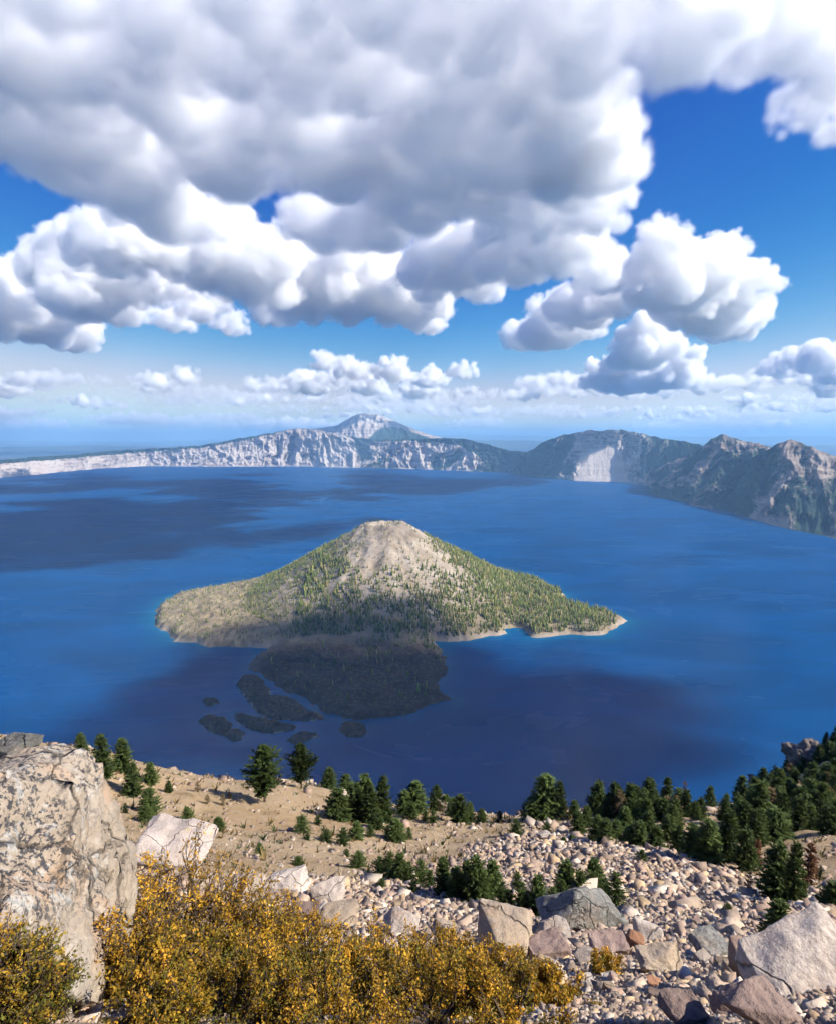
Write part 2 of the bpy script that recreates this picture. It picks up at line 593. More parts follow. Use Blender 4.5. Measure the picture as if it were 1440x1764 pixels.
def isle_height(x, y, d):
    r = np.hypot(x - CX, (y - CY) * 0.96) * (1 + 0.05 * fbm(x / 260, y / 260, 4.0, 3))
    rr_ = np.sqrt(np.clip(r - 50, 0, None) ** 2 + 24 ** 2) - 24
    cone = 236 * np.clip(1 - rr_ / 420, 0, 1) ** 1.12
    cone = cone - 9 * smooth(66, 10, r)
    flow = 2.5 + 18 * (1 - np.exp(-np.clip(d, 0, None) / 60)) + (6.5 * (ridged(x / 55, y / 55, 1.0, 5, 0.6) - 0.7) + 2.2 * fbm(x / 13, y / 13, 4.0, 3)) * smooth(0, 30, d)
    h = np.maximum(cone, flow) + 6 * np.exp(-((cone - flow) / 16) ** 2)
    th = np.arctan2(x - CX, y - CY)
    h = h + smooth(185, 225, cone) * 4.0 * (ridged(x / 30, y / 30, 6.0, 3) - 0.6)
    h = h + smooth(20, 120, cone) * (5.5 * fbm(x / 45, y / 45, 7.0, 4) + 2.6 * smooth(232, 190, cone) * (ridged(np.cos(th) * 4.5 + 0.004 * r, np.sin(th) * 4.5, 2.0, 3) - 0.8))
    h = h * smooth(-3, 14, d) + np.clip(d, -60, 0) * 0.35 + np.where(d > 0, 0.3, 0)
    pond = np.hypot((x - POND[0]) / 20, (y - POND[1]) / 9)
    h = np.where(pond < 1.6, np.minimum(h, -2 + 6 * np.clip(pond - 0.7, 0, None)), h)
    return h, cone


xs = np.arange(-880, 600, 4.0)
ys = np.arange(900, 2310, 4.0)
gx, gy = (g.ravel() for g in np.meshgrid(xs, ys, indexing='ij'))
gd = signed_dist(gx, gy, isle) + isle_wobble(gx, gy)
gz, gcone = isle_height(gx, gy, gd)
flowmask = smooth(1330, 1230, gy) * smooth(-420, -330, gx)
cmask = smooth(28, 70, gcone + 14 * fbm(gx / 70, gy / 70, 3.0))
crater = smooth(82, 60, np.hypot(gx - CX - 34, gy - CY + 52) * (1 + 0.5 * fbm(gx / 30, gy / 30))) * (gcone > 150) * 0.4
beach = smooth(13, 3, gd) * (gd > -8) * smooth(1200, 1300, gy) * smooth(-0.2, 0.25, fbm(gx / 90, gy / 90, 9.0))
keep = gd > -70
F = grid_faces(len(xs), len(ys))
F = F[keep[F].all(1)]
used = np.unique(F)
remap = np.full(len(gx), -1)
remap[used] = np.arange(len(used))
V = np.stack([gx, gy, gz], 1)[used]
me = mesh_from('island', V, remap[F], attrs={'cone': cmask[used], 'flow': flowmask[used], 'crater': crater[used], 'beach': beach[used]}, mat=M_ISLAND)
tag(link('volcanic_island', me), 'large volcanic cone island with pale bare summit and dark lava apron', 'island', kind='thing')

ISLET_LABELS = ['longest dark lava islet across a narrow channel from the island', 'smallest round lava islet standing alone farthest out in the lake', 'rounded dark lava islet at the outer end of the islet chain',
                'small lava islet touching the rounded outer islet', 'long thin lava islet with a pale tip in the middle of the chain', 'low pale-edged islet just above the two tall pines', 'round lava islet alone off the front of the lava apron']
for P, lab in zip(islets, ISLET_LABELS):
    P = np.array(P)
    lo, hi = P.min(0) - 14, P.max(0) + 14
    ax, ay = np.arange(lo[0], hi[0], 1.6), np.arange(lo[1], hi[1], 1.6)
    x, y = (g.ravel() for g in np.meshgrid(ax, ay, indexing='ij'))
    d = signed_dist(x, y, P) + 3.6 * fbm(x / 14, y / 14, 3.0, 4)
    z = np.where(d > 0, 0.4 + 6.5 * (1 - np.exp(-d / 8)) + 2.4 * (ridged(x / 14, y / 14, 2.0, 4) - 0.7) * smooth(0, 8, d), d * 0.5)
    Fq = grid_faces(len(ax), len(ay))
    Fq = Fq[(d > -9)[Fq].all(1)]
    u = np.unique(Fq)
    rm = np.full(len(x), -1)
    rm[u] = np.arange(len(u))
    bch = (smooth(3.2, 0.8, d) * (d > -3) * smooth(0.1, 0.4, fbm(x / 25, y / 25, 5.0)))[u]
    o0 = np.zeros(len(u))
    me = mesh_from('islet', np.stack([x, y, z], 1)[u], rm[Fq], attrs={'cone': o0, 'flow': o0 + 1, 'crater': o0, 'beach': bch}, mat=M_ISLAND)
    tag(link('islet', me), lab, 'islet', 'lava islets off the island')


def water_attr(x, y):
    near = (y > 820) & (y < 2450) & (np.abs(x) < 1000)
    d = np.full(x.shape, -1e3)
    xn, yn = x[near], y[near]
    dn = signed_dist(xn, yn, isle) + isle_wobble(xn, yn)
    for P in islets:
        dn = np.maximum(dn, (signed_dist(xn, yn, P) - 4) * 1.5)
    d[near] = dn
    w = 24 * (1 + 0.7 * fbm(x / 120, y / 120, 8.0, 3))
    return {'shallow': np.clip(np.exp(np.minimum(d, 0) / w), 0, 1) * 0.45}


me = polar_sheet('lake_water', -100, 100, 440, 200.0, 15500.0, 380, lambda x, y: np.zeros_like(x), M_WATER, water_attr)
tag(link('lake_water', me), kind='structure')

# forest of the island: one far-off wood, thousands of small conifers
def cone_tree_batch(P, Hh, Rr, tint, sides=4, tiers=3, seed=1):
    g = np.random.default_rng(seed)
    n = len(P)
    Vs, Fs, Ts = [], [], []
    base = 0
    for k in range(tiers):
        z0 = 0.06 + 0.27 * k
        z1 = min(1.0, z0 + 0.55)
        rr = (1 - z0) ** 0.8 * 1.0
        a = g.uniform(0, 6.28, (n, 1)) + np.arange(sides) * 2 * math.pi / sides
        rad = Rr[:, None] * rr * g.uniform(0.65, 1.2, (n, sides))
        zz = P[:, 2:3] + Hh[:, None] * (z0 + g.uniform(-0.05, 0.05, (n, sides)))
        ring = np.stack([P[:, :1] + np.cos(a) * rad, P[:, 1:2] + np.sin(a) * rad, zz], 2)
        tip = np.stack([P[:, 0], P[:, 1], P[:, 2] + Hh * z1], 1)[:, None]
        vv = np.concatenate([ring, tip], 1)
        Vs.append(vv.reshape(-1, 3))
        i = np.arange(n)[:, None] * (sides + 1) + base
        j = np.arange(sides)[None]
        Fs.append(np.stack([i + j, i + (j + 1) % sides, i + sides + 0 * j], 2).reshape(-1, 3))
        Ts.append(np.repeat(tint * (0.8 + 0.25 * k), sides + 1, 0))
        base += n * (sides + 1)
    return np.concatenate(Vs), np.concatenate(Fs), np.concatenate(Ts)


N = 90000
fx, fy = rng.uniform(-820, 560, N), rng.uniform(930, 2000, N)
fd = signed_dist(fx, fy, isle) + isle_wobble(fx, fy)
fz, fc = isle_height(fx, fy, fd)
ang = np.arctan2(fx - CX, -(fy - CY))          # 0 towards the viewer, positive to the right
bare = smooth(62, 150, fc + 45 * fbm(fx / 90, fy / 90, 6.0)) * (1 - smooth(0.55, 0.95, np.abs(ang - 0.32)))
bare = np.maximum(bare, smooth(170, 205, fc))
dens = np.where(fc > 8, 1.0, 0.36)
dens = np.where((fx > 130) & (fc <= 40), 1.0, dens)
dens = np.where((fx < -330) & (fc <= 15), 0.20, dens)
front = (fy < 1330) & (fx < 150)
dens = np.where(front, 0.03 + 0.55 * smooth(1090, 1030, fy + 40 * fbm(fx / 60, fy / 60)) * smooth(-90, -30, fx) * 0 + 0.2 * smooth(0.05, 0.4, fbm(fx / 110 + 3, fy / 110, 2.0)) * smooth(-170, -60, fx), dens)
dens = dens * (1 - 0.93 * bare) * smooth(-0.55, 0.1, fbm(fx / 50, fy / 50, 12.0, 3) + 0.15)
ok = (fd > 7) & (rng.uniform(0, 1, N) < dens * 0.6) & (fz > 0.5)
P = np.stack([fx, fy, fz - 0.5], 1)[ok]
nn = len(P)
hh = rng.uniform(7, 18, nn) * np.exp(rng.normal(0, 0.15, nn)) * np.where(P[:, 0] < -330, 0.6, 1.0) * np.where(fc[ok] > 150, 0.7, 1)
tn = np.where(rng.uniform(0, 1, (nn, 1)) < 0.2, np.array([[0.27, 0.225, 0.085]]), np.array([[0.115, 0.14, 0.032]])) * rng.uniform(0.6, 1.5, (nn, 1))
V, Fc, T = cone_tree_batch(P, hh, hh * rng.uniform(0.14, 0.22, nn), tn)
me = mesh_from('island_forest', V, Fc, False, {'tint': T}, M_FOREST)
tag(link('island_forest', me), 'olive green conifer wood covering the slopes of the volcanic island', 'forest', kind='stuff')

# ------------------------------------------------------------------ the crater rim and peaks across the lake
def interp(tab, x):
    tab = np.array(tab, float)
    return np.interp(x, tab[:, 0], tab[:, 1])


def rim(name, x0, x1, shore, crest, setback, mat, forest, talus=None, amp=80, lam=260, rows=72, step=1.0, shape=1.25, seed=0.0, jag=1.6, shore_dist=None, back=2500, backz=0.55, calm=False):
    px = np.arange(x0, x1 + step, step)
    yc = interp(crest, px) + jag * fbm(px / 14, seed, 0.5, 4)
    if shore_dist is not None:
        db = interp(shore_dist, px)
    else:
        b = on_z(px, interp(shore, px))
        db = np.hypot(b[:, 0], b[:, 1])
    sb = interp(setback, px)
    dc = db + sb
    c = at_r(px, yc, dc)
    dirx, diry = c[:, 0] / dc, c[:, 1] / dc
    arc = np.concatenate([[0], np.cumsum(np.hypot(np.diff(c[:, 0]), np.diff(c[:, 1])))])
    v = np.linspace(-0.04, 1, rows)[None]
    vc = np.clip(v, 0, 1)
    A = arc[:, None] + 0 * v
    warp = 0.8 * fbm(A / (lam * 2.2), v * 0.9, seed + 5, 4) + 0.12 * fbm(A / (lam * 0.5), v * 3.0, seed + 4, 3)
    rg = ridged(A / lam + warp, v * 0.95 + seed, seed, 5, 0.55) - 0.62
    rg2 = fbm(A / (lam * 0.22), v * 5, seed + 9, 4, 0.6) + 0.8 * ridged(A / (lam * 0.3), v * 1.6, seed + 2, 3) - 0.8
    z = c[:, 2:3] * np.where(v < 0, v, vc)
    d = db[:, None] + sb[:, None] * (vc ** (1 / shape)) * 0.97 + np.where(v < 0, v * 300, 0)
    win = smooth(-0.02, 0.12, v) * (1 - 0.75 * smooth(0.9, 1.0, v))
    hs = (c[:, 2:3] / 500.0)
    W = px[:, None] + 0 * v
    ta = talus(W, v + 0 * W, rg) if talus else np.zeros_like(W)
    if calm:
        win = win * (1 - 0.9 * smooth(0.3, 0.6, ta))          # loose debris lies smooth
    d = d - amp * hs * (rg - 0.35) * win - amp * 0.25 * rg2 * win * hs
    z = z + amp * 0.12 * rg2 * win * hs
    X, Y = dirx[:, None] * d, diry[:, None] * d
    fo = forest(W, v + 0 * W, rg)
    # the land falling away behind the crest
    kb = np.linspace(0.08, 1, 8)[None]
    db2 = dc[:, None] + back * kb
    zb = c[:, 2:3] * (1 - (1 - backz * 0) * kb ** 1.2) - 160 * kb + 12 * fbm(A[:, :1] / 200, kb * 6, seed, 3) * (kb > 0.1)
    X = np.concatenate([X, dirx[:, None] * db2], 1)
    Y = np.concatenate([Y, diry[:, None] * db2], 1)
    Z = np.concatenate([z, zb], 1)
    fo = np.concatenate([fo, np.full(kb.shape, 0.8) + 0 * db2], 1)
    ta = np.concatenate([ta, 0 * db2], 1)
    V = np.stack([X.ravel(), Y.ravel(), Z.ravel()], 1)
    me = mesh_from(name, V, grid_faces(len(px), X.shape[1]), attrs={'forest': fo.ravel(), 'talus': ta.ravel()}, mat=mat)
    return tag(link(name, me), kind='structure')


SHORE = [(-400, 870), (-150, 838), (0, 823), (60, 818), (95, 814), (165, 807.5), (250, 803), (360, 804), (500, 803.5), (640, 806.5), (720, 808.5), (790, 811), (870, 815), (945, 823.5), (990, 828.5), (1080, 831), (1170, 846), (1260, 862)]
CREST_A = [(-400, 800), (-150, 795), (0, 792), (50, 788), (100, 785), (165, 779), (225, 774), (295, 771), (345, 767), (375, 762), (435, 751), (470, 745), (500, 739), (525, 738), (560, 743), (610, 752), (640, 757), (720, 757), (760, 755), (795, 755), (835, 764), (870, 775), (905, 779), (960, 786)]


def forest_a(w, v, rg):
    top = smooth(interp([(-400, 0.72), (0, 0.74), (200, 0.72), (330, 0.86), (430, 0.9), (500, 0.97), (560, 1.05), (620, 0.9), (700, 0.93), (790, 0.75), (860, 0.2), (960, 0.0)], w) - 0.08, interp([(-400, 0.86), (0, 0.88), (200, 0.86), (330, 0.97), (430, 1.0), (500, 1.1), (560, 1.2), (620, 1.0), (700, 1.05), (790, 0.9), (860, 0.35), (960, 0.1)], w), v)
    gul = smooth(0.35, -0.1, rg) * interp([(-400, 0.3), (100, 0.3), (400, 0.42), (600, 0.5), (700, 0.55), (800, 0.7), (960, 0.8)], w)
    dk = np.exp(-((w - 622 - 10 * (1 - v)) / 15) ** 2) * smooth(0.15, 0.4, v) * 0.9 + smooth(805, 850, w) * 0.75
    low = smooth(0.38, 0.1, v) * 0.15
    return np.clip(np.maximum.reduce([top, gul, dk]) + low, 0, 1)


rim('crater_rim', -400, 960, SHORE, CREST_A, [(-400, 500), (0, 520), (300, 520), (500, 800), (700, 650), (960, 500)], M_RIM_FAR, forest_a, talus=lambda w, v, rg: smooth(0.25, 0.8, rg + 0.12 * fbm(w / 9, v * 4, 2.0, 3)) * 0.8 * smooth(0.95, 0.5, v), amp=120, lam=430, seed=1.0, jag=1.2, shape=1.35, back=3000)


def forest_scott(w, v, rg):
    bare = smooth(0.64, 0.82, v + 0.25 * np.exp(-((w - 622) / 26) ** 2) - 0.2 * smooth(640, 700, w) + 0.06 * rg)
    return 0.95 - bare


rim('far_peak', 440, 860, None, [(440, 764), (500, 748), (525, 740), (560, 736), (582, 733), (592, 726), (606, 718), (620, 713), (632, 712), (650, 713), (665, 719), (690, 730), (720, 742), (745, 750), (790, 760), (860, 776)], [(440, 2000), (860, 2000)], M_RIM_FAR, forest_scott,
    talus=lambda w, v, rg: 0.7 * smooth(0.74, 0.88, v) * smooth(665, 635, w), amp=70, lam=700, seed=3.0, jag=0.5, shore_dist=[(440, 10400), (860, 10400)], shape=1.0, rows=60)

CREST_C = [(840, 800), (880, 785), (905, 779), (920, 772), (945, 757), (965, 750), (990, 745), (1010, 741), (1030, 742), (1065, 740), (1085, 742), (1100, 746), (1145, 755), (1185, 762), (1212, 769), (1260, 778), (1300, 785)]


def talus_c(w, v, rg):
    fan = smooth(1, 0.85, np.abs(w - (1040 - 10 * v)) / (50 - 32 * v + 3 * rg)) * smooth(0.72, 0.6, v)
    return np.maximum(0.62 * fan, smooth(0.5, 1.1, rg) * 0.35 * smooth(0.5, 0.75, v))


def forest_c(w, v, rg):
    a = interp([(840, 0.95), (940, 0.92), (985, 0.6), (1000, 0.3), (1090, 0.3), (1110, 0.7), (1150, 0.8), (1300, 0.85)], w) + 0.25 * smooth(0.4, -0.2, rg) - 0.25 * smooth(0.5, 1.1, rg)
    return np.clip(np.where(talus_c(w, v, rg) > 0.45, -0.9, a - 0.3 * np.exp(-((v - 0.06) / 0.05) ** 2) * smooth(920, 960, w)), -1, 1)


rim('crater_rim_peak', 840, 1300, SHORE, CREST_C, [(840, 500), (950, 800), (1050, 1000), (1200, 900), (1300, 800)], M_RIM_FAR, forest_c, talus_c, amp=130, lam=420, seed=5.0, jag=2.2, shape=1.15, calm=True)

CREST_D = [(1120, 812), (1150, 798), (1180, 785), (1200, 775), (1212, 768), (1225, 756), (1242, 748), (1252, 750), (1265, 755), (1290, 761), (1315, 767), (1330, 771), (1380, 780), (1460, 790), (1560, 800)]


def forest_d(w, v, rg):
    return np.clip(0.62 + 0.3 * smooth(0.5, -0.2, rg) - 0.55 * smooth(0.45, 1.0, rg) * smooth(0.15, 0.4, v) + 0.2 * smooth(1230, 1180, w), 0, 1)


rim('rim_ridge', 1120, 1560, None, CREST_D, [(1120, 350), (1242, 900), (1560, 900)], M_RIM_MID, forest_d, lambda w, v, rg: smooth(0.85, 1.25, rg) * 0.6, amp=130, lam=420, seed=7.0, jag=2.0, shore_dist=[(1120, 5350), (1190, 4800), (1300, 4500), (1560, 4300)], shape=1.1)

SHORE_E = [(1188, 871), (1260, 882), (1330, 902), (1380, 915), (1440, 926), (1600, 975), (1750, 1030)]
CREST_E = [(1188, 868), (1196, 856), (1210, 846), (1228, 832), (1245, 822), (1262, 806), (1285, 792), (1305, 783), (1322, 774), (1340, 763), (1352, 759), (1362, 757), (1372, 760), (1385, 766), (1420, 778), (1440, 785), (1520, 800), (1620, 790), (1750, 800)]


def forest_e(w, v, rg):
    up = smooth(0.45, 0.8, v) * smooth(1330, 1370, w)
    return np.clip(0.60 + 0.3 * smooth(0.5, -0.2, rg) - 0.5 * smooth(0.55, 1.0, rg) - 0.3 * up - 0.55 * smooth(0.16, 0.05, v) * smooth(0.1, 0.6, rg), 0, 1)


rim('near_rim_ridge', 1188, 1750, SHORE_E, CREST_E, [(1188, 20), (1230, 260), (1300, 700), (1362, 1100), (1440, 1300), (1750, 1400)], M_RIM_MID, forest_e, lambda w, v, rg: np.maximum(smooth(0.8, 1.2, rg) * 0.5, smooth(0.14, 0.05, v) * smooth(0.3, 0.8, rg)), amp=150, lam=400, seed=9.0, jag=2.2, shape=1.1)

for k, (crest, dist) in enumerate([([(-500, 776), (0, 770), (180, 767), (330, 769), (520, 764), (760, 757), (1000, 760), (1250, 765), (1700, 770)], 24000), ([(-500, 765), (0, 759), (250, 761), (560, 752), (800, 749), (1100, 753), (1400, 751), (1700, 756)], 45000)]):
    rim('distant_hills', -500, 1700, None, crest, [(-500, 3000), (1700, 3000)], M_PLAIN, lambda w, v, rg: 0.5 + 0 * w, amp=0, lam=2500, rows=10, step=6.0, seed=20.0 + k, jag=1.2, shore_dist=[(-500, dist), (1700, dist)], back=6000)

# ------------------------------------------------------------------ the slope in front
CTRL = []          # (px, py, r): sight lines and the distance at which they meet the ground
for x in (-400, 0, 350, 720, 1080, 1440, 1840):
    for y, r in ((1764, 3.0), (1700, 5.3), (1650, 7.8), (1600, 11.3)):
        CTRL.append((x, y, r))
CTRL += [(720, 1550, 16), (1080, 1550, 16.5), (1440, 1550, 20), (1840, 1550, 21), (350, 1545, 14), (0, 1530, 14), (-400, 1520, 14),
         (720, 1500, 22), (1080, 1500, 23), (1440, 1500, 30), (1840, 1500, 32), (350, 1480, 19), (100, 1440, 22), (-400, 1400, 24),
         (720, 1450, 32), (1080, 1452, 33), (1440, 1450, 46), (1840, 1450, 50), (350, 1425, 30), (180, 1385, 34), (-100, 1350, 34), (-400, 1320, 36),
         (850, 1411, 50), (720, 1398, 50), (560, 1372, 58), (400, 1370, 56), (290, 1350, 55), (180, 1300, 52), (60, 1285, 50), (-100, 1270, 50), (-400, 1240, 50), (640, 1388, 54),
         (1000, 1403, 56), (1100, 1402, 66), (1200, 1396, 78), (1300, 1368, 95), (1370, 1330, 112), (1440, 1268, 138), (1600, 1190, 150), (1840, 1120, 150), (1300, 1420, 60), (1440, 1400, 68), (1440, 1340, 95)]
cp = []
for x, y, r in CTRL:
    p = at_r(x, y, r)
    cp.append((math.atan2(p[0], p[1]), math.log(r), (EYE - p[2]) / r))
for x in (-900, -400, 60, 400, 720, 1000):
    a = math.atan((x - 720) / FPX)
    for r, tn_ in ((95, 1.02), (220, 1.06), (480, 1.02)):
        cp.append((a, math.log(r), tn_))
for x in (1200, 1440, 1800, 2600):
    a = math.atan((x - 720) / FPX)
    k_ = 0.0 if x < 1300 else 0.1
    for r, tn_ in ((250, 0.98 - k_), (480, 1.02)):
        cp.append((a, math.log(r), tn_))
cp = np.array(cp)
CA, CB, CV = cp[:, 0] * 1.6, cp[:, 1], cp[:, 2]


def tps(r2):
    return np.where(r2 > 0, 0.5 * r2 * np.log(r2 + 1e-12), 0)


nC = len(cp)
K = tps((CA[:, None] - CA[None]) ** 2 + (CB[:, None] - CB[None]) ** 2) + 0.002 * np.eye(nC)
Pm = np.stack([np.ones(nC), CA, CB], 1)
sol = np.linalg.solve(np.block([[K, Pm], [Pm.T, np.zeros((3, 3))]]), np.concatenate([CV, np.zeros(3)]))


TA, TB, TB0, TB1 = 220, 260, math.log(2.6), math.log(640.0)
_a = (np.linspace(-1.25, 1.25, TA) * 1.6)[:, None]
_b = np.linspace(TB0, TB1, TB)[None]
TAB = sol[nC] + sol[nC + 1] * _a + sol[nC + 2] * _b
for i in range(nC):
    TAB = TAB + sol[i] * tps((_a - CA[i]) ** 2 + (_b - CB[i]) ** 2)


def ground_z(x, y, detail=True):
    x, y = np.asarray(x, float), np.asarray(y, float)
    r = np.hypot(x, y)
    a = np.clip(np.arctan2(x, y), -1.25, 1.25) * 1.6
    b = np.log(np.maximum(r, 2.6))
    fa, fb = (a / 1.6 + 1.25) / 2.5 * (TA - 1), (b - TB0) / (TB1 - TB0) * (TB - 1)
    ia, ib = np.clip(fa.astype(int), 0, TA - 2), np.clip(fb.astype(int), 0, TB - 2)
    fa, fb = fa - ia, np.clip(fb - ib, 0, 1)
    out = (TAB[ia, ib] * (1 - fa) + TAB[ia + 1, ib] * fa) * (1 - fb) + (TAB[ia, ib + 1] * (1 - fa) + TAB[ia + 1, ib + 1] * fa) * fb
    drop = np.where(r < 2.6, 1.7 + (out * 2.6 - 1.7) * (r / 2.6), out * np.maximum(r, 2.6))
    behind = smooth(1.25, 2.4, np.abs(np.arctan2(x, y)))
    drop = drop * (1 - behind) + (1.7 - 0.15 * r) * behind
    z = EYE - drop
    if detail:
        k = np.clip(r / 25, 0.12, 4)
        z = z + k * 0.35 * fbm(x / 7, y / 7, 1.5, 4) * smooth(2, 8, r) + 0.05 * fbm(x / 0.8, y / 0.8, 6.0, 3)
    return z


def ground_hit(px, py):
    """The point where the sight line through a pixel meets the slope (or comes closest to it)."""
    rr = np.geomspace(2.7, 190, 260)
    p = at_r(np.full(260, float(px)), np.full(260, float(py)), rr)
    gap = p[:, 2] - ground_z(p[:, 0], p[:, 1], False)
    w = np.nonzero(gap <= 0)[0]
    i = w[0] if len(w) else int(np.argmin(gap / rr))
    return Vector((p[i, 0], p[i, 1], float(ground_z(p[i, 0], p[i, 1]))))


def project(p):
    c, s = math.cos(PITCH), math.sin(PITCH)
    x, y, z = p[0], p[1], p[2] - EYE
    dep = y * c - z * s
    up = y * s + z * c
    return 720 + FPX * x / dep, 882 - FPX * up / dep, dep


def scree_mask(x, y):
    px, py, _ = project((x, y, ground_z(x, y, False)))
    top = interp([(-200, 1470), (200, 1470), (420, 1520), (640, 1520), (760, 1500), (820, 1455), (930, 1432), (1060, 1440), (1180, 1470), (1280, 1520), (1330, 1560), (1400, 1540), (1700, 1540)], px)
    return smooth(-14, 14, py - top + 26 * fbm(x / 5, y / 5, 3.0, 3))


def slope_attr(x, y):
    return {'scree': scree_mask(x, y) * (np.hypot(x, y) < 80)}


me = polar_sheet('slope_ground', -125, 125, 520, 0.6, 620.0, 270, ground_z, M_SLOPE, slope_attr)
tag(link('slope_ground', me), kind='structure')


# ------------------------------------------------------------------ rocks
def hull_mesh(name, pts, cuts=2, amp=0.04, freq=2.0, seed=0.0, mat=None, smooth_it=1, flat=False):
    bm = bmesh.new()
    for p in pts:
        bm.verts.new(p)
    r = bmesh.ops.convex_hull(bm, input=bm.verts)
    bmesh.ops.delete(bm, geom=[g for g in r['geom_interior'] if isinstance(g, bmesh.types.BMVert)], context='VERTS')
    bmesh.ops.delete(bm, geom=[v for v in bm.verts if not v.link_faces], context='VERTS')
    for k in range(cuts):
        bmesh.ops.subdivide_edges(bm, edges=bm.edges, cuts=1, use_grid_fill=True)
        if k >= cuts - smooth_it:
            bmesh.ops.smooth_vert(bm, verts=bm.verts, factor=0.6, use_axis_x=True, use_axis_y=True, use_axis_z=True)
    bmesh.ops.triangulate(bm, faces=bm.faces)
    if amp:
        bm.normal_update()
        co = np.array([v.co for v in bm.verts])
        nr = np.array([v.normal for v in bm.verts])
        n = fbm(co[:, 0] * freq + seed, co[:, 1] * freq, co[:, 2] * freq, 5, 0.55) - 0.6 * np.clip(ridged(co[:, 0] * freq * 0.6 + seed, co[:, 1] * freq * 0.6, co[:, 2] * freq * 1.4, 2) - 0.75, 0, 1)
        co = co + nr * (n * amp)[:, None]
        for v, c in zip(bm.verts, co):
            v.co = c
    me = bpy.data.meshes.new(name)
    for f in bm.faces:
        f.smooth = not flat
    bm.to_mesh(me)
    bm.free()
    if mat:
        me.materials.append(mat)
    return me


def rock_points(g, n=14, box=0.55):
    p = g.normal(size=(n, 3))
    p /= np.linalg.norm(p, axis=1)[:, None]
    q = np.sign(p) * np.abs(p) ** box
    return q * g.uniform(0.8, 1.05, (n, 1)) * np.array([0.5, 0.4, 0.36])


# the lichen covered boulder
hero_pix = [(-260, 1410, 4.6), (-120, 1350, 4.9), (5, 1322, 4.8), (70, 1282, 4.75), (100, 1272, 4.7), (146, 1296, 4.6), (182, 1345, 4.45), (210, 1402, 4.3), (232, 1480, 4.1), (232, 1560, 3.9), (228, 1650, 3.65), (205, 1745, 3.3),
            (150, 1725, 3.0), (60, 1660, 2.85), (-60, 1640, 2.8), (-250, 1600, 2.9), (150, 1400, 3.95), (100, 1420, 3.75), (-50, 1430, 3.6), (180, 1500, 3.75), (-220, 1450, 3.6)]
pts = [tuple(at_r(*h)) for h in hero_pix] + [tuple(at_r(x, y, r)) for x, y, r in ((-200, 1420, 6.3), (60, 1350, 6.3), (190, 1420, 6.0), (200, 1720, 5.5), (-200, 1720, 5.0), (0, 1800, 3.4))]
c0 = np.mean(pts, 0)
me = hull_mesh('boulder', [tuple(np.array(p) - c0) for p in pts], 5, 0.06, 3.0, 3.0, M_ROCK_LICHEN, 1)
co = np.array([v.co for v in me.vertices]) + c0
qx, qy, _ = project(co.T)
ledge_y = 1413 + 0.10 * (qx - 40) + 5 * fbm(qx / 40, 0.3, 0.0, 3)
cut = smooth(165, 90, qx) * smooth(-9, -1, qy - ledge_y) * smooth(60, 6, qy - ledge_y)          # recessed seam below the overhang
cut2 = np.exp(-(((qx - 190) - 0.12 * (qy - 1450)) / 7.0) ** 2) * smooth(1440, 1500, qy) * 0.6      # crack down the right flank
front = co[:, 1] < c0[1] + 0.35
co[:, 1] += (0.30 * cut + 0.14 * cut2) * front
co[:, 2] += 0.05 * cut * front
me.vertices.foreach_set('co', (co - c0).astype(np.float32).ravel())
me.update()
tag(link('boulder', me, loc=c0), 'huge tan boulder spotted with dark lichen beside the yellow shrubs', 'boulder')

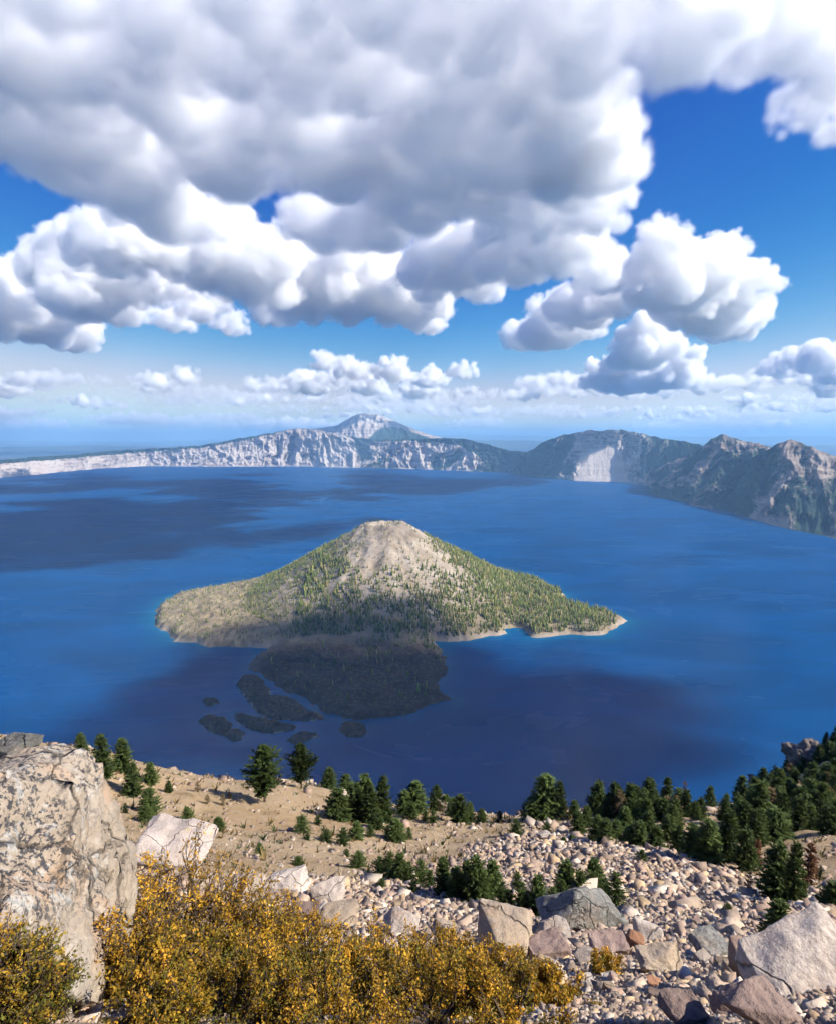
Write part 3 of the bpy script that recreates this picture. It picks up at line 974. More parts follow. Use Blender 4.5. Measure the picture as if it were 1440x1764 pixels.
BIG = [  # centre px, top py, bottom py, width px, material, label, depth
    (12, 1262, 1325, 84, M_ROCK_GREY, 'grey boulder peeking out behind the huge lichen boulder', 0.9, 9.0),
    (298, 1408, 1508, 165, M_ROCK_WHITE, 'whitish boulder with a flat lichen-edged top behind the tallest shrub', 0.8, None),
    (492, 1503, 1552, 84, M_ROCK_WHITE, 'pale block with a dark top edge above the shrubs', 0.8, None),
    (566, 1512, 1562, 66, M_ROCK_WHITE, 'white block with a lichen spotted end beside the pale dark-topped block', 0.8, None),
    (420, 1512, 1545, 60, M_ROCK, 'low pale rock between the whitish boulder and the block', 0.9, None),
    (582, 1556, 1600, 80, M_ROCK_TAN, 'tan slab just above the middle shrubs', 0.8, None),
    (520, 1556, 1590, 62, M_ROCK_PINK, 'pinkish slab just above the left shrubs', 0.9, None),
    (690, 1572, 1610, 70, M_ROCK, 'pale rock peeking over the middle of the shrub row', 0.9, None),
    (764, 1588, 1622, 54, M_ROCK_TAN, 'small tan rock at the top edge of the shrub row', 0.9, None),
    (878, 1572, 1660, 120, M_ROCK_TAN, 'large tan slab leaning above the end of the shrub row', 0.9, None),
    (1008, 1528, 1612, 150, M_ROCK_GREY, 'dark grey pyramid shaped boulder in front of low firs', 0.9, None),
    (1392, 1604, 1716, 210, M_ROCK_WHITE, 'huge smooth white boulder cut by the frame edge', 0.75, None),
    (1292, 1624, 1694, 64, M_ROCK_PINK, 'pinkish cracked upright rock leaning on the huge white boulder', 0.8, None),
    (1145, 1636, 1684, 88, M_ROCK_TAN, 'flat topped tan slab among the scree', 0.8, None),
    (1258, 1702, 1752, 58, M_ROCK_PINK, 'pale pink faceted block standing on the stones', 0.9, None),
    (1315, 1738, 1790, 120, M_ROCK_PINK, 'wide pinkish rock at the bottom edge below the faceted block', 0.9, None),
    (1096, 1606, 1634, 36, M_ROCK_RUST, 'rust orange rock beside the pale slabs', 0.9, None),
    (1118, 1588, 1626, 56, M_ROCK_WHITE, 'white squared block behind the rust orange rock', 0.8, None),
    (1052, 1622, 1650, 70, M_ROCK_PINK, 'pinkish slab in front of the rust orange rock', 0.8, None),
    (968, 1596, 1634, 76, M_ROCK_WHITE, 'white slab under the dark grey pyramid boulder', 0.8, None),
    (950, 1628, 1660, 80, M_ROCK_PINK, 'pink streaked slab at the right end of the shrub row', 0.9, None),
    (1012, 1640, 1664, 46, M_ROCK, 'pale rock behind the little yellow shrub', 0.9, None),
    (1228, 1622, 1652, 74, M_ROCK_GREY, 'flat grey slab half sunk in the scree', 0.9, None),
    (1182, 1720, 1770, 74, M_ROCK_PINK, 'long brownish rock at the bottom edge left of the faceted block', 0.9, None),
    (938, 1437, 1450, 28, M_ROCK_WHITE, 'lone white rock at the top of the scree field', 0.8, None),
    (1130, 1690, 1708, 26, M_ROCK_RUST, 'small rust brown rock below the flat topped tan slab', 0.9, None),
    (1340, 1714, 1732, 34, M_ROCK_WHITE, 'small white rock lying before the huge white boulder', 0.9, None),
    (106, 1722, 1764, 36, M_ROCK_WHITE, 'pale rock at the foot of the lichen boulder', 0.8, None),
    (136, 1732, 1762, 22, M_ROCK_WHITE, 'narrow pale stone beside the rock under the lichen boulder', 0.8, None),
    (198, 1750, 1790, 46, M_ROCK_WHITE, 'pale rock at the bottom edge under the leftmost shrub stems', 0.8, None),
]
g = np.random.default_rng(42)
BIG_SPOTS = []
for i, (px, yt, yb, w, mat, lab, dp, rfix) in enumerate(BIG):
    base = ground_hit(px, yb) if rfix is None else Vector(at_r(px, yb, rfix))
    _, _, dep = project(base)
    wm = w / FPX * dep
    el = math.atan2(EYE - base.z, math.hypot(base.x, base.y))
    hm = max(((yb - yt) / FPX * dep - wm * dp * math.sin(el) * 0.62) / max(0.5, math.cos(el)), wm * 0.30)
    pts = rock_points(g, 16 if w > 70 else 13, 0.5) * np.array([1 / 0.5, 1 / 0.4, 1 / 0.36]) * 0.5
    if i == 10:
        pts = np.array([(-.5, -.2, -.5), (.5, -.3, -.5), (.45, .4, -.5), (-.4, .45, -.5), (-.05, -.05, .55), (.05, .05, .52), (-.3, -.3, -.1), (.32, -.25, -.05)])
    if i == 11:
        pts = np.array([(-.5, -.35, -.5), (-.46, -.4, -.12), (-.3, .3, .15), (-.14, -.02, .26), (.3, .02, .46), (.5, .3, .5), (.55, -.5, -.34), (.2, -.54, -.28), (-.3, .4, -.5), (.6, .3, -.5), (0, -.52, -.22)])
    pts = pts * np.array([wm * 1.06, wm * dp, hm * 1.15])
    me = hull_mesh('boulder', [tuple(p) for p in pts], 4 if w > 60 else 3, wm * 0.035, 3.0 / wm, i * 3.1, mat, 1)
    o = link('boulder' if w > 60 else 'rock', me, loc=(base.x, base.y + wm * dp * 0.3, base.z + hm * 0.36), rot=(g.uniform(-.12, .12), g.uniform(-.12, .12), g.uniform(-.25, .25)))
    tag(o, lab, 'boulder' if w > 60 else 'rock')
    BIG_SPOTS.append((px, yb, w))

# rocky outcrops on the wooded spur
for k, (px, yb, w, h, lab) in enumerate([(1392, 1318, 60, 48, 'dark rocky outcrop at the top of the wooded spur'), (1318, 1352, 40, 28, 'low dark outcrop among firs on the edge of the wooded spur'), (766, 1382, 34, 26, 'pale jagged outcrop on the brink behind the middle firs'), (590, 1372, 20, 12, 'small pale outcrop on the brink beside the fir group')]):
    b = ground_hit(px, yb)
    _, _, dep = project(b)
    s = dep / FPX
    P = []
    for j in range(5):
        c = np.array([g.uniform(-.3, .3) * w * s, g.uniform(-.1, .3) * w * s, g.uniform(-.2, .35) * h * s])
        P += [tuple(c + q) for q in rock_points(g, 9) * np.array([w * s * 0.7, w * s * 0.7, h * s * 1.1])]
    me = hull_mesh('rock_outcrop', P, 4, w * s * 0.09, 4.0 / (w * s), k * 7.0, M_ROCK_DARK if k < 2 else M_ROCK, 1)
    tag(link('rock_outcrop', me, loc=(b.x, b.y, b.z + h * s * 0.3)), lab, 'outcrop')

# single rocks in the scree: the largest are things, the rest a mass
PROTO = [hull_mesh('rock', [tuple(p) for p in rock_points(np.random.default_rng(100 + i), 15, 0.32)], 1, 0.012, 3.5, i * 5.0, None, 0, True) for i in range(10)]
MATS = [M_ROCK, M_ROCK, M_ROCK_TAN, M_ROCK_PINK, M_ROCK_WHITE]
PM = []
for i, me in enumerate(PROTO):
    for m in MATS[1:]:
        c = me.copy()
        c.materials.append(m)
        PM.append(c)
SHADE_NAMES = ['pale', 'tan', 'pinkish', 'whitish']
cnt = 0
tries = 0
bins = {}
while cnt < 265 and tries < 4000:
    tries += 1
    px, py = g.uniform(-10, 1450), 1764 - 320 * g.uniform(0, 1) ** 1.3
    if px < 1000 and py > interp([(0, 1480), (160, 1500), (300, 1500), (450, 1545), (560, 1580), (740, 1605), (830, 1620), (900, 1655), (1010, 1720)], px):
        continue
    b = ground_hit(px, py)
    if g.uniform() > scree_mask(np.array([b.x]), np.array([b.y]))[0]:
        continue
    w = g.uniform(9, 17) * (1 + 0.9 * (g.uniform() < 0.14)) * interp([(1440, 0.55), (1560, 0.75), (1640, 1.15), (1764, 1.35)], py)
    _, _, dep = project(b)
    s = w / FPX * dep
    mi = int(g.integers(len(PM)))
    zone = 'high in the scree ' if py < 1500 else 'midway down the scree ' if py < 1570 else 'low in the scree ' if py < 1650 else 'at the scree foot '
    zone += 'by the lichen boulder' if px < 240 else 'above the left shrubs' if px < 500 else 'above the middle shrubs' if px < 760 else 'near the tan slab' if px < 930 else 'near the pyramid boulder' if px < 1060 else 'near the rust rock' if px < 1150 else 'near the flat slabs' if px < 1260 else 'near the bushy fir' if px < 1340 else 'by the white boulder'
    key = ('large ' if w > 24 else 'small ' if w < 12 else '') + SHADE_NAMES[mi % 4] + ' rock ' + zone
    bins.setdefault(key, []).append((px, b, s, mi, g.uniform(-.5, .5), g.uniform(-.5, .5), g.uniform(0, 6.28), g.uniform(.75, 1.2), g.uniform(.4, .9)))
    cnt += 1
for key, L in bins.items():
    L.sort(key=lambda q: q[0])
    for k, (px, b, s, mi, ra, rb, rc, sy, sz) in enumerate(L):
        o = link('rock', PM[mi], loc=(b.x, b.y, b.z + 0.12 * s), rot=(ra, rb, rc), scale=(s, s * sy, s * sz))
        tag(o, key if len(L) == 1 else ORD[k] + ' from left, ' + key, 'rock', 'loose rocks of the scree')

iv = np.array([(x, y, z) for x in (-.42, .42) for y in (-.42, .42) for z in (-.42, .42)])
iF = np.array([(0, 1, 3), (0, 3, 2), (4, 6, 7), (4, 7, 5), (0, 4, 5), (0, 5, 1), (2, 3, 7), (2, 7, 6), (0, 2, 6), (0, 6, 4), (1, 5, 7), (1, 7, 3)])


def stone_mass(X, Y, S, tint, g, name, lab, sink=0.1):
    n = len(X)
    Z = ground_z(X, Y)
    vv = iv[None] * g.uniform(0.45, 1.3, (n, len(iv), 3))
    vv = vv * (S[:, None] * np.stack([g.uniform(.9, 1.5, n), g.uniform(.6, 1.1, n), g.uniform(.25, .7, n)], 1))[:, None]
    a = g.uniform(0, 6.28, n)
    ti = g.uniform(-.6, .6, n)
    y2, z2 = vv[..., 1] * np.cos(ti)[:, None] - vv[..., 2] * np.sin(ti)[:, None], vv[..., 1] * np.sin(ti)[:, None] + vv[..., 2] * np.cos(ti)[:, None]
    x3, y3 = vv[..., 0] * np.cos(a)[:, None] - y2 * np.sin(a)[:, None], vv[..., 0] * np.sin(a)[:, None] + y2 * np.cos(a)[:, None]
    P = np.stack([x3 + X[:, None], y3 + Y[:, None], z2 + (Z + sink * S)[:, None]], 2).reshape(-1, 3)
    Fc = (np.arange(n)[:, None, None] * len(iv) + iF[None]).reshape(-1, 3)
    me = mesh_from(name, P, Fc, False, {'tint': np.repeat(tint, len(iv), 0)}, M_STONES)
    return tag(link(name, me), lab, 'stones', kind='stuff')


def scatter_polar(n, az, r0, r1, g, power=1.0):
    a = g.uniform(math.radians(az[0]), math.radians(az[1]), n)
    r = np.exp(g.uniform(math.log(r0), math.log(r1), n))
    return np.sin(a) * r, np.cos(a) * r, r


X, Y, R = scatter_polar(92000, (-43, 43), 2.7, 38, g)
m = g.uniform(0, 1, len(X)) < scree_mask(X, Y)
X, Y, R = X[m], Y[m], R[m]
S = R * 0.0052 * np.exp(g.normal(0, 0.6, len(X))) + 0.013
pal = np.array([(0.36, 0.275, 0.205), (0.29, 0.21, 0.155), (0.44, 0.36, 0.285), (0.33, 0.225, 0.165), (0.24, 0.18, 0.135), (0.38, 0.27, 0.16)])
stone_mass(X, Y, S, pal[g.integers(0, len(pal), len(X))] * g.uniform(0.95, 1.5, (len(X), 1)), g, 'scree', 'grey and pinkish loose stones covering the scree slope')
X, Y, R = scatter_polar(9000, (-46, 46), 12, 90, g)
m = g.uniform(0, 1, len(X)) > scree_mask(X, Y) + 0.25
X, Y, R = X[m], Y[m], R[m]
S = R * 0.004 * np.exp(g.normal(0, 0.6, len(X))) + 0.01
stone_mass(X, Y, S, pal[g.integers(0, 4, len(X))] * g.uniform(0.8, 1.2, (len(X), 1)), g, 'pebbles', 'small pale stones strewn over the tan pumice slope', 0.05)


# ------------------------------------------------------------------ conifers
def tree_meshes(kind, seed):
    """A conifer one metre tall: trunk mesh and crown mesh of needle sprays on whorled branches."""
    g = np.random.default_rng(seed)
    V, Fc, T = [], [], []
    fir = kind in ('fir', 'dead', 'bush')
    wid = {'fir': g.uniform(0.23, 0.29), 'pine': 0.30, 'dead': 0.20, 'bush': 0.42, 'sparse': 0.16}[kind]
    nb = {'fir': 240, 'pine': 240, 'dead': 110, 'bush': 150, 'sparse': 60}[kind]
    z0 = {'fir': 0.02, 'pine': 0.16, 'dead': 0.10, 'bush': 0.0, 'sparse': 0.1}[kind]
    for i in range(nb):
        h = z0 + (0.99 - z0) * ((i + g.uniform(0, 1)) / nb) ** (1.15 if fir else 1.0)
        f = (h - z0) / (1 - z0)
        if kind == 'pine':
            prof = (0.55 + 0.55 * math.sin(math.pi * min(1, f * 1.05)) ** 0.7) * (1 - f ** 4) * (0.75 + 0.4 * math.sin(f * 26 + seed))
        elif kind == 'bush':
            prof = (1 - f) ** 0.6 * (0.7 + 0.6 * g.uniform())
        else:
            prof = (1 - f) ** 0.6 * min(1, 0.78 + 1.6 * f)
        L = wid * prof * g.uniform(0.7, 1.12) + 0.015
        a = g.uniform(0, 6.283)
        droop = -0.32 * (1 - f) + 0.45 * f if kind != 'pine' else g.uniform(-0.12, 0.3)
        d = np.array([math.cos(a), math.sin(a), 0.0])
        side = np.array([-d[1], d[0], 0.0])
        steps = max(3, int(L / 0.026))
        for s in range(steps):
            tt = (s + g.uniform(0.2, 1.0)) / steps
            p = d * L * tt + np.array([0, 0, h + droop * L * tt + 0.22 * L * tt * tt])
            sz = (0.044 if kind != 'pine' else 0.046) * g.uniform(0.7, 1.35) * (1.15 - 0.4 * tt)
            if kind == 'sparse':
                sz *= 0.7
            for q in range(2):
                o1 = d * g.uniform(0.5, 1.2) + side * g.uniform(-1.1, 1.1) + np.array([0, 0, g.uniform(-0.35, 0.55)])
                o1 /= np.linalg.norm(o1)
                o2 = np.cross(o1, g.normal(size=3))
                o2 /= np.linalg.norm(o2) + 1e-9
                b = len(V)
                V += [p - o2 * sz * 0.42, p + o2 * sz * 0.42, p + o1 * sz * 1.5]
                Fc.append((b, b + 1, b + 2))
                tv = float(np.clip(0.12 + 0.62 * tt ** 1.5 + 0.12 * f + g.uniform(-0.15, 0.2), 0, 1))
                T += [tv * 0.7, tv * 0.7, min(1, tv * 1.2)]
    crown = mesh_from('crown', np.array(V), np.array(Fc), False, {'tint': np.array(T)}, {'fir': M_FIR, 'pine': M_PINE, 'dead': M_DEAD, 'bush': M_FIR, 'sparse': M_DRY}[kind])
    seg, lv = 6, 6
    TV, TF = [], []
    for k in range(lv):
        f = k / (lv - 1)
        rad = 0.020 * (1 - f) ** 0.8 + 0.002
        for s in range(seg):
            a = s * 2 * math.pi / seg
            TV.append((math.cos(a) * rad * (1.3 if k == 0 else 1) + 0.006 * math.sin(3 * f + seed), math.sin(a) * rad * (1.3 if k == 0 else 1), -0.06 + f * 1.03))
    for k in range(lv - 1):
        for s in range(seg):
            TF.append((k * seg + s, k * seg + (s + 1) % seg, (k + 1) * seg + (s + 1) % seg, (k + 1) * seg + s))
    trunk = mesh_from('trunk', TV, TF, True, None, M_BARK)
    return trunk, crown


TREES = {'fir': [tree_meshes('fir', 10 + i) for i in range(6)], 'pine': [tree_meshes('pine', 40 + i) for i in range(2)], 'dead': [tree_meshes('dead', 50 + i) for i in range(2)], 'bush': [tree_meshes('bush', 60 + i) for i in range(3)], 'sparse': [tree_meshes('sparse', 70 + i) for i in range(2)]}
CROWN_W = {'fir': 0.46, 'pine': 0.60, 'dead': 0.40, 'bush': 0.80, 'sparse': 0.34}


def plant(kind, px, yt, yb, w, label, cat, group=None, variant=None, gx=g):
    b = ground_hit(px, yb)
    _, _, dep = project(b)
    el = math.atan2(EYE - b.z, math.hypot(b.x, b.y))
    hgt = (yb - yt) / FPX * dep * math.cos(PITCH) / max(0.5, math.cos(el)) * 0.88
    wid = 0.93 * w / FPX * dep
    tm, cm = TREES[kind][variant if variant is not None else int(gx.integers(len(TREES[kind])))]
    sx = min(wid / CROWN_W[kind], hgt * 2.6)
    nm = {'fir': 'fir_tree', 'pine': 'pine_tree', 'dead': 'dead_tree', 'bush': 'low_fir', 'sparse': 'dry_bush'}[kind]
    root = bpy.data.objects.new(nm, None)
    COL.objects.link(root)
    root.location = b
    root.rotation_euler = (gx.uniform(-.04, .04), gx.uniform(-.04, .04), gx.uniform(0, 6.28))
    root.scale = (sx, sx, hgt)
    link('trunk', tm, root)
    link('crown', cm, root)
    tag(root, label, cat, group)
    return root


TALL = [
    ('pine', 457, 1284, 1386, 66, 'tallest dark pine of the pair on the brink, fuller crown', 'tree', 0), ('pine', 520, 1282, 1362, 50, 'pine with a bare lower trunk, right of the fuller tall pine', 'tree', 1),
    ('fir', 143, 1272, 1322, 24, 'fir showing just its top behind the huge lichen boulder', 'tree', None), ('fir', 178, 1272, 1348, 36, 'dark fir beside the upper edge of the lichen boulder', 'tree', None), ('fir', 213, 1280, 1338, 32, 'fir behind the dark one next to the lichen boulder', 'tree', None),
    ('fir', 230, 1316, 1372, 32, 'fir at the middle of the row down from the lichen boulder', 'tree', None), ('fir', 261, 1318, 1356, 24, 'lone fir on the brink right of the boulder firs', 'tree', None), ('fir', 258, 1358, 1400, 34, 'bushy fir lower in the row beside the lichen boulder', 'tree', None),
    ('fir', 252, 1392, 1421, 26, 'lowest fir of the row beside the lichen boulder', 'tree', None), ('bush', 217, 1390, 1408, 14, 'tiny fir touching the right edge of the lichen boulder', 'tree', None), ('fir', 291, 1346, 1366, 14, 'tiny lone fir on the brink far left slope', 'tree', None),
    ('bush', 217, 1355, 1371, 16, 'small fir under the boulder fir row', 'tree', None), ('sparse', 342, 1349, 1366, 20, 'sparse yellowish bush on the brink', 'bush', None), ('bush', 323, 1392, 1414, 30, 'low spreading fir on the tan slope left of the tall pines', 'tree', None), ('fir', 377, 1405, 1428, 20, 'small conical fir below the tallest pine', 'tree', None),
    ('bush', 448, 1456, 1478, 24, 'small round fir alone on the tan slope', 'tree', None), ('sparse', 358, 1370, 1386, 18, 'dry brown bush left of the tallest pine', 'bush', 0), ('sparse', 385, 1368, 1388, 16, 'dry bush close to the tallest pine', 'bush', 1),
    ('fir', 568, 1327, 1364, 26, 'fir right of the bare-trunk pine', 'tree', None), ('fir', 596, 1336, 1368, 26, 'fir behind the thick central fir group', 'tree', None), ('fir', 583, 1358, 1409, 44, 'wide grey-green fir at the left of the central group', 'tree', None), ('fir', 630, 1332, 1400, 42, 'tall fir in the central group with rounded top', 'tree', None),
    ('fir', 661, 1336, 1416, 34, 'tall pointed fir at the right of the central group', 'tree', None), ('fir', 613, 1350, 1411, 38, 'dark fir in the middle of the central group', 'tree', None), ('fir', 640, 1362, 1421, 34, 'front fir of the central group', 'tree', None), ('fir', 651, 1396, 1431, 22, 'small fir below the central group', 'tree', None),
    ('fir', 714, 1354, 1406, 38, 'broad fir right of the central group', 'tree', None), ('fir', 697, 1366, 1406, 30, 'dark fir left of the broad fir', 'tree', None), ('fir', 709, 1386, 1413, 20, 'little fir in front of the broad fir', 'tree', None), ('fir', 751, 1356, 1399, 28, 'pointed fir beside the pale outcrop', 'tree', None),
    ('fir', 767, 1372, 1402, 20, 'narrow fir in front of the pale outcrop', 'tree', None), ('fir', 779, 1376, 1408, 26, 'first fir in the row right of the pale outcrop', 'tree', None), ('fir', 791, 1372, 1421, 30, 'tallest fir in the row right of the pale outcrop', 'tree', None), ('fir', 809, 1378, 1416, 24, 'third fir in the row right of the pale outcrop', 'tree', None),
    ('fir', 829, 1394, 1418, 18, 'last small fir in the row right of the pale outcrop', 'tree', None), ('bush', 746, 1399, 1422, 24, 'low fir under the pointed fir', 'tree', None), ('bush', 732, 1400, 1418, 18, 'low fir at the foot of the broad fir', 'tree', None),
    ('bush', 520, 1406, 1435, 36, 'low fir clump below the bare-trunk pine', 'tree', None), ('bush', 548, 1402, 1419, 18, 'small fir right of the low clump below the pines', 'tree', None), ('bush', 530, 1439, 1451, 14, 'tiny fir below the low clump', 'tree', None), ('bush', 562, 1426, 1448, 32, 'low fir at the left end of the lower row', 'tree', None),
    ('bush', 592, 1421, 1451, 30, 'second low fir in the lower row', 'tree', None), ('fir', 614, 1417, 1444, 24, 'third fir in the lower row', 'tree', None), ('bush', 638, 1420, 1440, 22, 'fourth low fir in the lower row', 'tree', None), ('fir', 683, 1414, 1449, 30, 'largest fir of the lower row', 'tree', None), ('bush', 668, 1425, 1444, 22, 'low fir touching the largest of the lower row', 'tree', None), ('bush', 705, 1427, 1448, 20, 'round fir ending the lower row', 'tree', None),
    ('bush', 597, 1459, 1472, 18, 'tiny round fir on the bare slope below the lower row', 'tree', None), ('bush', 513, 1479, 1494, 28, 'flat little fir on the bare slope left', 'tree', None), ('bush', 617, 1472, 1499, 38, 'round low fir on the slope left of the long thicket', 'tree', None),
    ('fir', 940, 1348, 1416, 54, 'big dark fir on the brink right of the gap', 'tree', None), ('fir', 917, 1382, 1418, 38, 'wide fir left of the big brink fir', 'tree', None), ('bush', 860, 1396, 1414, 20, 'lone low fir in the gap on the brink', 'tree', None), ('bush', 888, 1419, 1448, 32, 'low fir at the top of the scree below the gap', 'tree', None), ('bush', 940, 1419, 1438, 22, 'low fir above the lone white rock', 'tree', None),
    ('fir', 1336, 1448, 1546, 54, 'dense dark green hedge-like fir, the largest one low on the wooded side', 'tree', None), ('fir', 1362, 1445, 1552, 34, 'dense narrow fir fused to the hedge-like fir', 'tree', None), ('dead', 1391, 1448, 1518, 34, 'reddish brown dead fir right of the hedge-like fir', 'tree', 0), ('dead', 1303, 1436, 1484, 22, 'brown dying fir left of the hedge-like fir', 'tree', 1),
    ('fir', 1340, 1554, 1622, 54, 'bushy fir above the huge white boulder', 'tree', None), ('fir', 1433, 1516, 1564, 40, 'fir cut by the frame edge below the dead fir', 'tree', None), ('bush', 1383, 1518, 1548, 24, 'small fir at the foot of the reddish dead fir', 'tree', None), ('sparse', 1287, 1496, 1542, 24, 'thin yellowish sapling left below the hedge-like fir', 'bush', 0),
    ('fir', 1217, 1418, 1490, 52, 'broad shaggy fir in front of the wood, nearest the scree', 'tree', None), ('fir', 1250, 1396, 1484, 42, 'tall shaggy fir behind the broad shaggy one', 'tree', None), ('fir', 1190, 1426, 1484, 38, 'dark fir left of the broad shaggy fir', 'tree', None), ('fir', 1283, 1426, 1498, 38, 'dark fir between the tall shaggy fir and the dying brown fir', 'tree', None),
    ('fir', 1333, 1388, 1444, 52, 'wide fir above the hedge-like fir', 'tree', None), ('fir', 1390, 1392, 1441, 38, 'fir above the reddish dead fir', 'tree', None), ('fir', 1424, 1396, 1448, 36, 'fir by the frame edge above the dead fir', 'tree', None), ('sparse', 1177, 1338, 1392, 20, 'thin pale half-dead fir standing out on the brink', 'tree', 1),
    ('fir', 1117, 1345, 1398, 34, 'dark rounded fir on the brink at the left of the wood', 'tree', None), ('fir', 1147, 1340, 1392, 24, 'narrow fir on the brink next to the pale half-dead one', 'tree', None), ('fir', 1097, 1362, 1398, 26, 'fir left of the dark rounded brink fir', 'tree', None), ('bush', 1105, 1469, 1489, 26, 'lone round low fir inside the scree field', 'tree', None),
    ('bush', 1252, 1560, 1580, 24, 'low dry fir sprouting at the lower right scree', 'tree', None),
]
for kd, px, yt, yb, w, lab, cat, var in TALL:
    plant(kd, px, yt, yb, w * (1.15 if kd == 'fir' else 1.0), lab, cat, None, var)
THICKET = [(655, 1480, 1508, 34), (670, 1472, 1514, 42), (687, 1475, 1521, 34), (725, 1489, 1528, 42), (705, 1490, 1522, 30), (763, 1482, 1544, 40), (787, 1498, 1551, 46), (803, 1486, 1548, 40), (821, 1481, 1554, 48), (846, 1486, 1544, 40), (770, 1505, 1546, 36), (740, 1505, 1535, 30), (713, 1516, 1541, 24), (657, 1519, 1534, 22), (835, 1510, 1552, 40)]
for k, (px, yt, yb, w) in enumerate(sorted(THICKET)):
    plant('fir' if (yb - yt) > w * 1.15 else 'bush', px, yt, yb, w, ORD[k] + ' fir from the left in the long thicket on the scree edge', 'tree', 'firs of the long thicket on the scree edge')
for k, (px, yt, yb, w) in enumerate(sorted([(863, 1526, 1571, 38), (897, 1528, 1578, 46), (923, 1516, 1581, 40), (950, 1538, 1578, 42), (890, 1502, 1531, 28), (877, 1540, 1578, 40), (938, 1550, 1584, 40), (908, 1545, 1582, 40)])):
    plant('bush' if (yb - yt) < w * 1.2 else 'fir', px, yt, yb, w, ORD[k] + ' fir from the left in the thicket left of the grey pyramid boulder', 'tree', 'firs of the thicket left of the pyramid boulder')
for k, (px, yt, yb, w) in enumerate(sorted([(973, 1486, 1545, 44), (1023, 1479, 1531, 40), (997, 1500, 1548, 46), (1060, 1506, 1564, 50), (966, 1520, 1560, 40), (1040, 1515, 1556, 40), (1018, 1500, 1545, 38)])):
    plant('bush' if (yb - yt) < w * 1.25 else 'fir', px, yt, yb, w, ORD[k] + ' fir from the left in the thicket right behind the grey pyramid boulder', 'tree', 'firs behind the grey pyramid boulder')
for k, (px, yt, yb, w) in enumerate(sorted([(963, 1356, 1416, 28), (987, 1385, 1418, 26), (995, 1402, 1438, 30), (1033, 1366, 1404, 28), (1052, 1376, 1410, 28), (1027, 1409, 1451, 32), (1042, 1416, 1459, 32), (1060, 1416, 1448, 30), (1083, 1429, 1458, 30), (1100, 1422, 1461, 32), (1130, 1428, 1468, 32), (1010, 1392, 1428, 28), (1075, 1395, 1432, 30), (1115, 1400, 1440, 32), (1150, 1405, 1450, 34), (1168, 1420, 1466, 34), (1140, 1385, 1425, 30), (985, 1440, 1450, 14), (970, 1446, 1457, 12)])):
    plant('fir', px, yt, yb, w, ORD[k] + ' fir from the left in the belt of wood bordering the scree top', 'tree', 'firs in the belt at the top of the scree')
spur = []
while len(spur) < 150:
    px = g.uniform(1020, 1460) if len(spur) < 80 else g.uniform(1270, 1460)
    lo = interp([(1020, 1395), (1100, 1398), (1200, 1390), (1300, 1362), (1370, 1318), (1440, 1255), (1500, 1220)], px)
    hi = interp([(1020, 1420), (1180, 1440), (1260, 1450), (1330, 1450), (1500, 1440)], px)
    py = g.uniform(lo, hi)
    if g.uniform() < 0.35 * smooth(1330, 1440, px) * smooth(1405, 1430, py):
        continue
    spur.append((px, py, lo, g.uniform(1.8, 3.4) if len(spur) < 80 else g.uniform(2.6, 4.4), g.uniform() < 0.94, g.uniform(0.42, 0.58)))
spur.sort()
bins = {}
for px, py, lo, hgt, alive, wf in spur:
    b = ground_hit(px, py)
    _, _, dep = project(b)
    hp = hgt * FPX / dep
    where = ('on the brink of' if py < lo + 22 else 'inside' if py < lo + 55 else 'below') + ' the spur wood '
    where += 'by the half-dead fir' if px < 1190 else 'above shaggy firs' if px < 1290 else 'by the low outcrop' if px < 1350 else 'under the top outcrop' if px < 1405 else 'by the frame edge'
    key = ('small ' if hgt < 2.6 else 'tall ' if hgt > 3.5 else '') + ('fir ' if alive else 'dry tree ') + where
    bins.setdefault(key, []).append((px, py, hp, alive, wf))
for key, L in bins.items():
    for k, (px, py, hp, alive, wf) in enumerate(L):
        lab = key if len(L) == 1 else ORD[k] + ' from left, ' + key
        plant('fir' if alive else 'sparse', px, py - hp * 0.85, py, hp * wf, lab, 'tree', 'trees of the wooded spur')

# dry tufts and tiny seedlings on the tan slope
X, Y, R = scatter_polar(5200, (-40, 44), 9, 95, g)
sm = scree_mask(X, Y)
m = (g.uniform(0, 1, len(X)) > sm * 0.9 + 0.15) & (fbm(X / 6, Y / 6, 4.0) > -0.25)
X, Y, R = X[m], Y[m], R[m]
Z = ground_z(X, Y)
n = len(X)
S = (0.05 + R * 0.0035) * np.exp(g.normal(0, 0.45, n))
bl = 9
a = g.uniform(0, 6.28, (n, bl))
ln = S[:, None] * g.uniform(0.6, 1.5, (n, bl))
tipx, tipy, tipz = X[:, None] + np.cos(a) * ln * 0.7, Y[:, None] + np.sin(a) * ln * 0.7, Z[:, None] + ln * g.uniform(0.5, 1.1, (n, bl))
wd = S[:, None] * 0.16
b1 = np.stack([X[:, None] - np.sin(a) * wd, Y[:, None] + np.cos(a) * wd, Z[:, None] - 0.01 + 0 * a], 2)
b2 = np.stack([X[:, None] + np.sin(a) * wd, Y[:, None] - np.cos(a) * wd, Z[:, None] - 0.01 + 0 * a], 2)
tp = np.stack([tipx, tipy, tipz], 2)
V = np.stack([b1, b2, tp], 2).reshape(-1, 3)
tcol = np.where(g.uniform(0, 1, (n, 1)) < 0.3, np.array([[0.05, 0.075, 0.025]]), np.array([[0.19, 0.135, 0.055]])) * g.uniform(0.6, 1.4, (n, 1))
me = mesh_from('grass', V, np.arange(len(V)).reshape(-1, 3), False, {'tint': np.repeat(tcol, bl * 3, 0)}, M_LEAF)
tag(link('dry_grass', me), 'dry tufts of grass and low herbs dotting the tan slope', 'grass', kind='stuff')


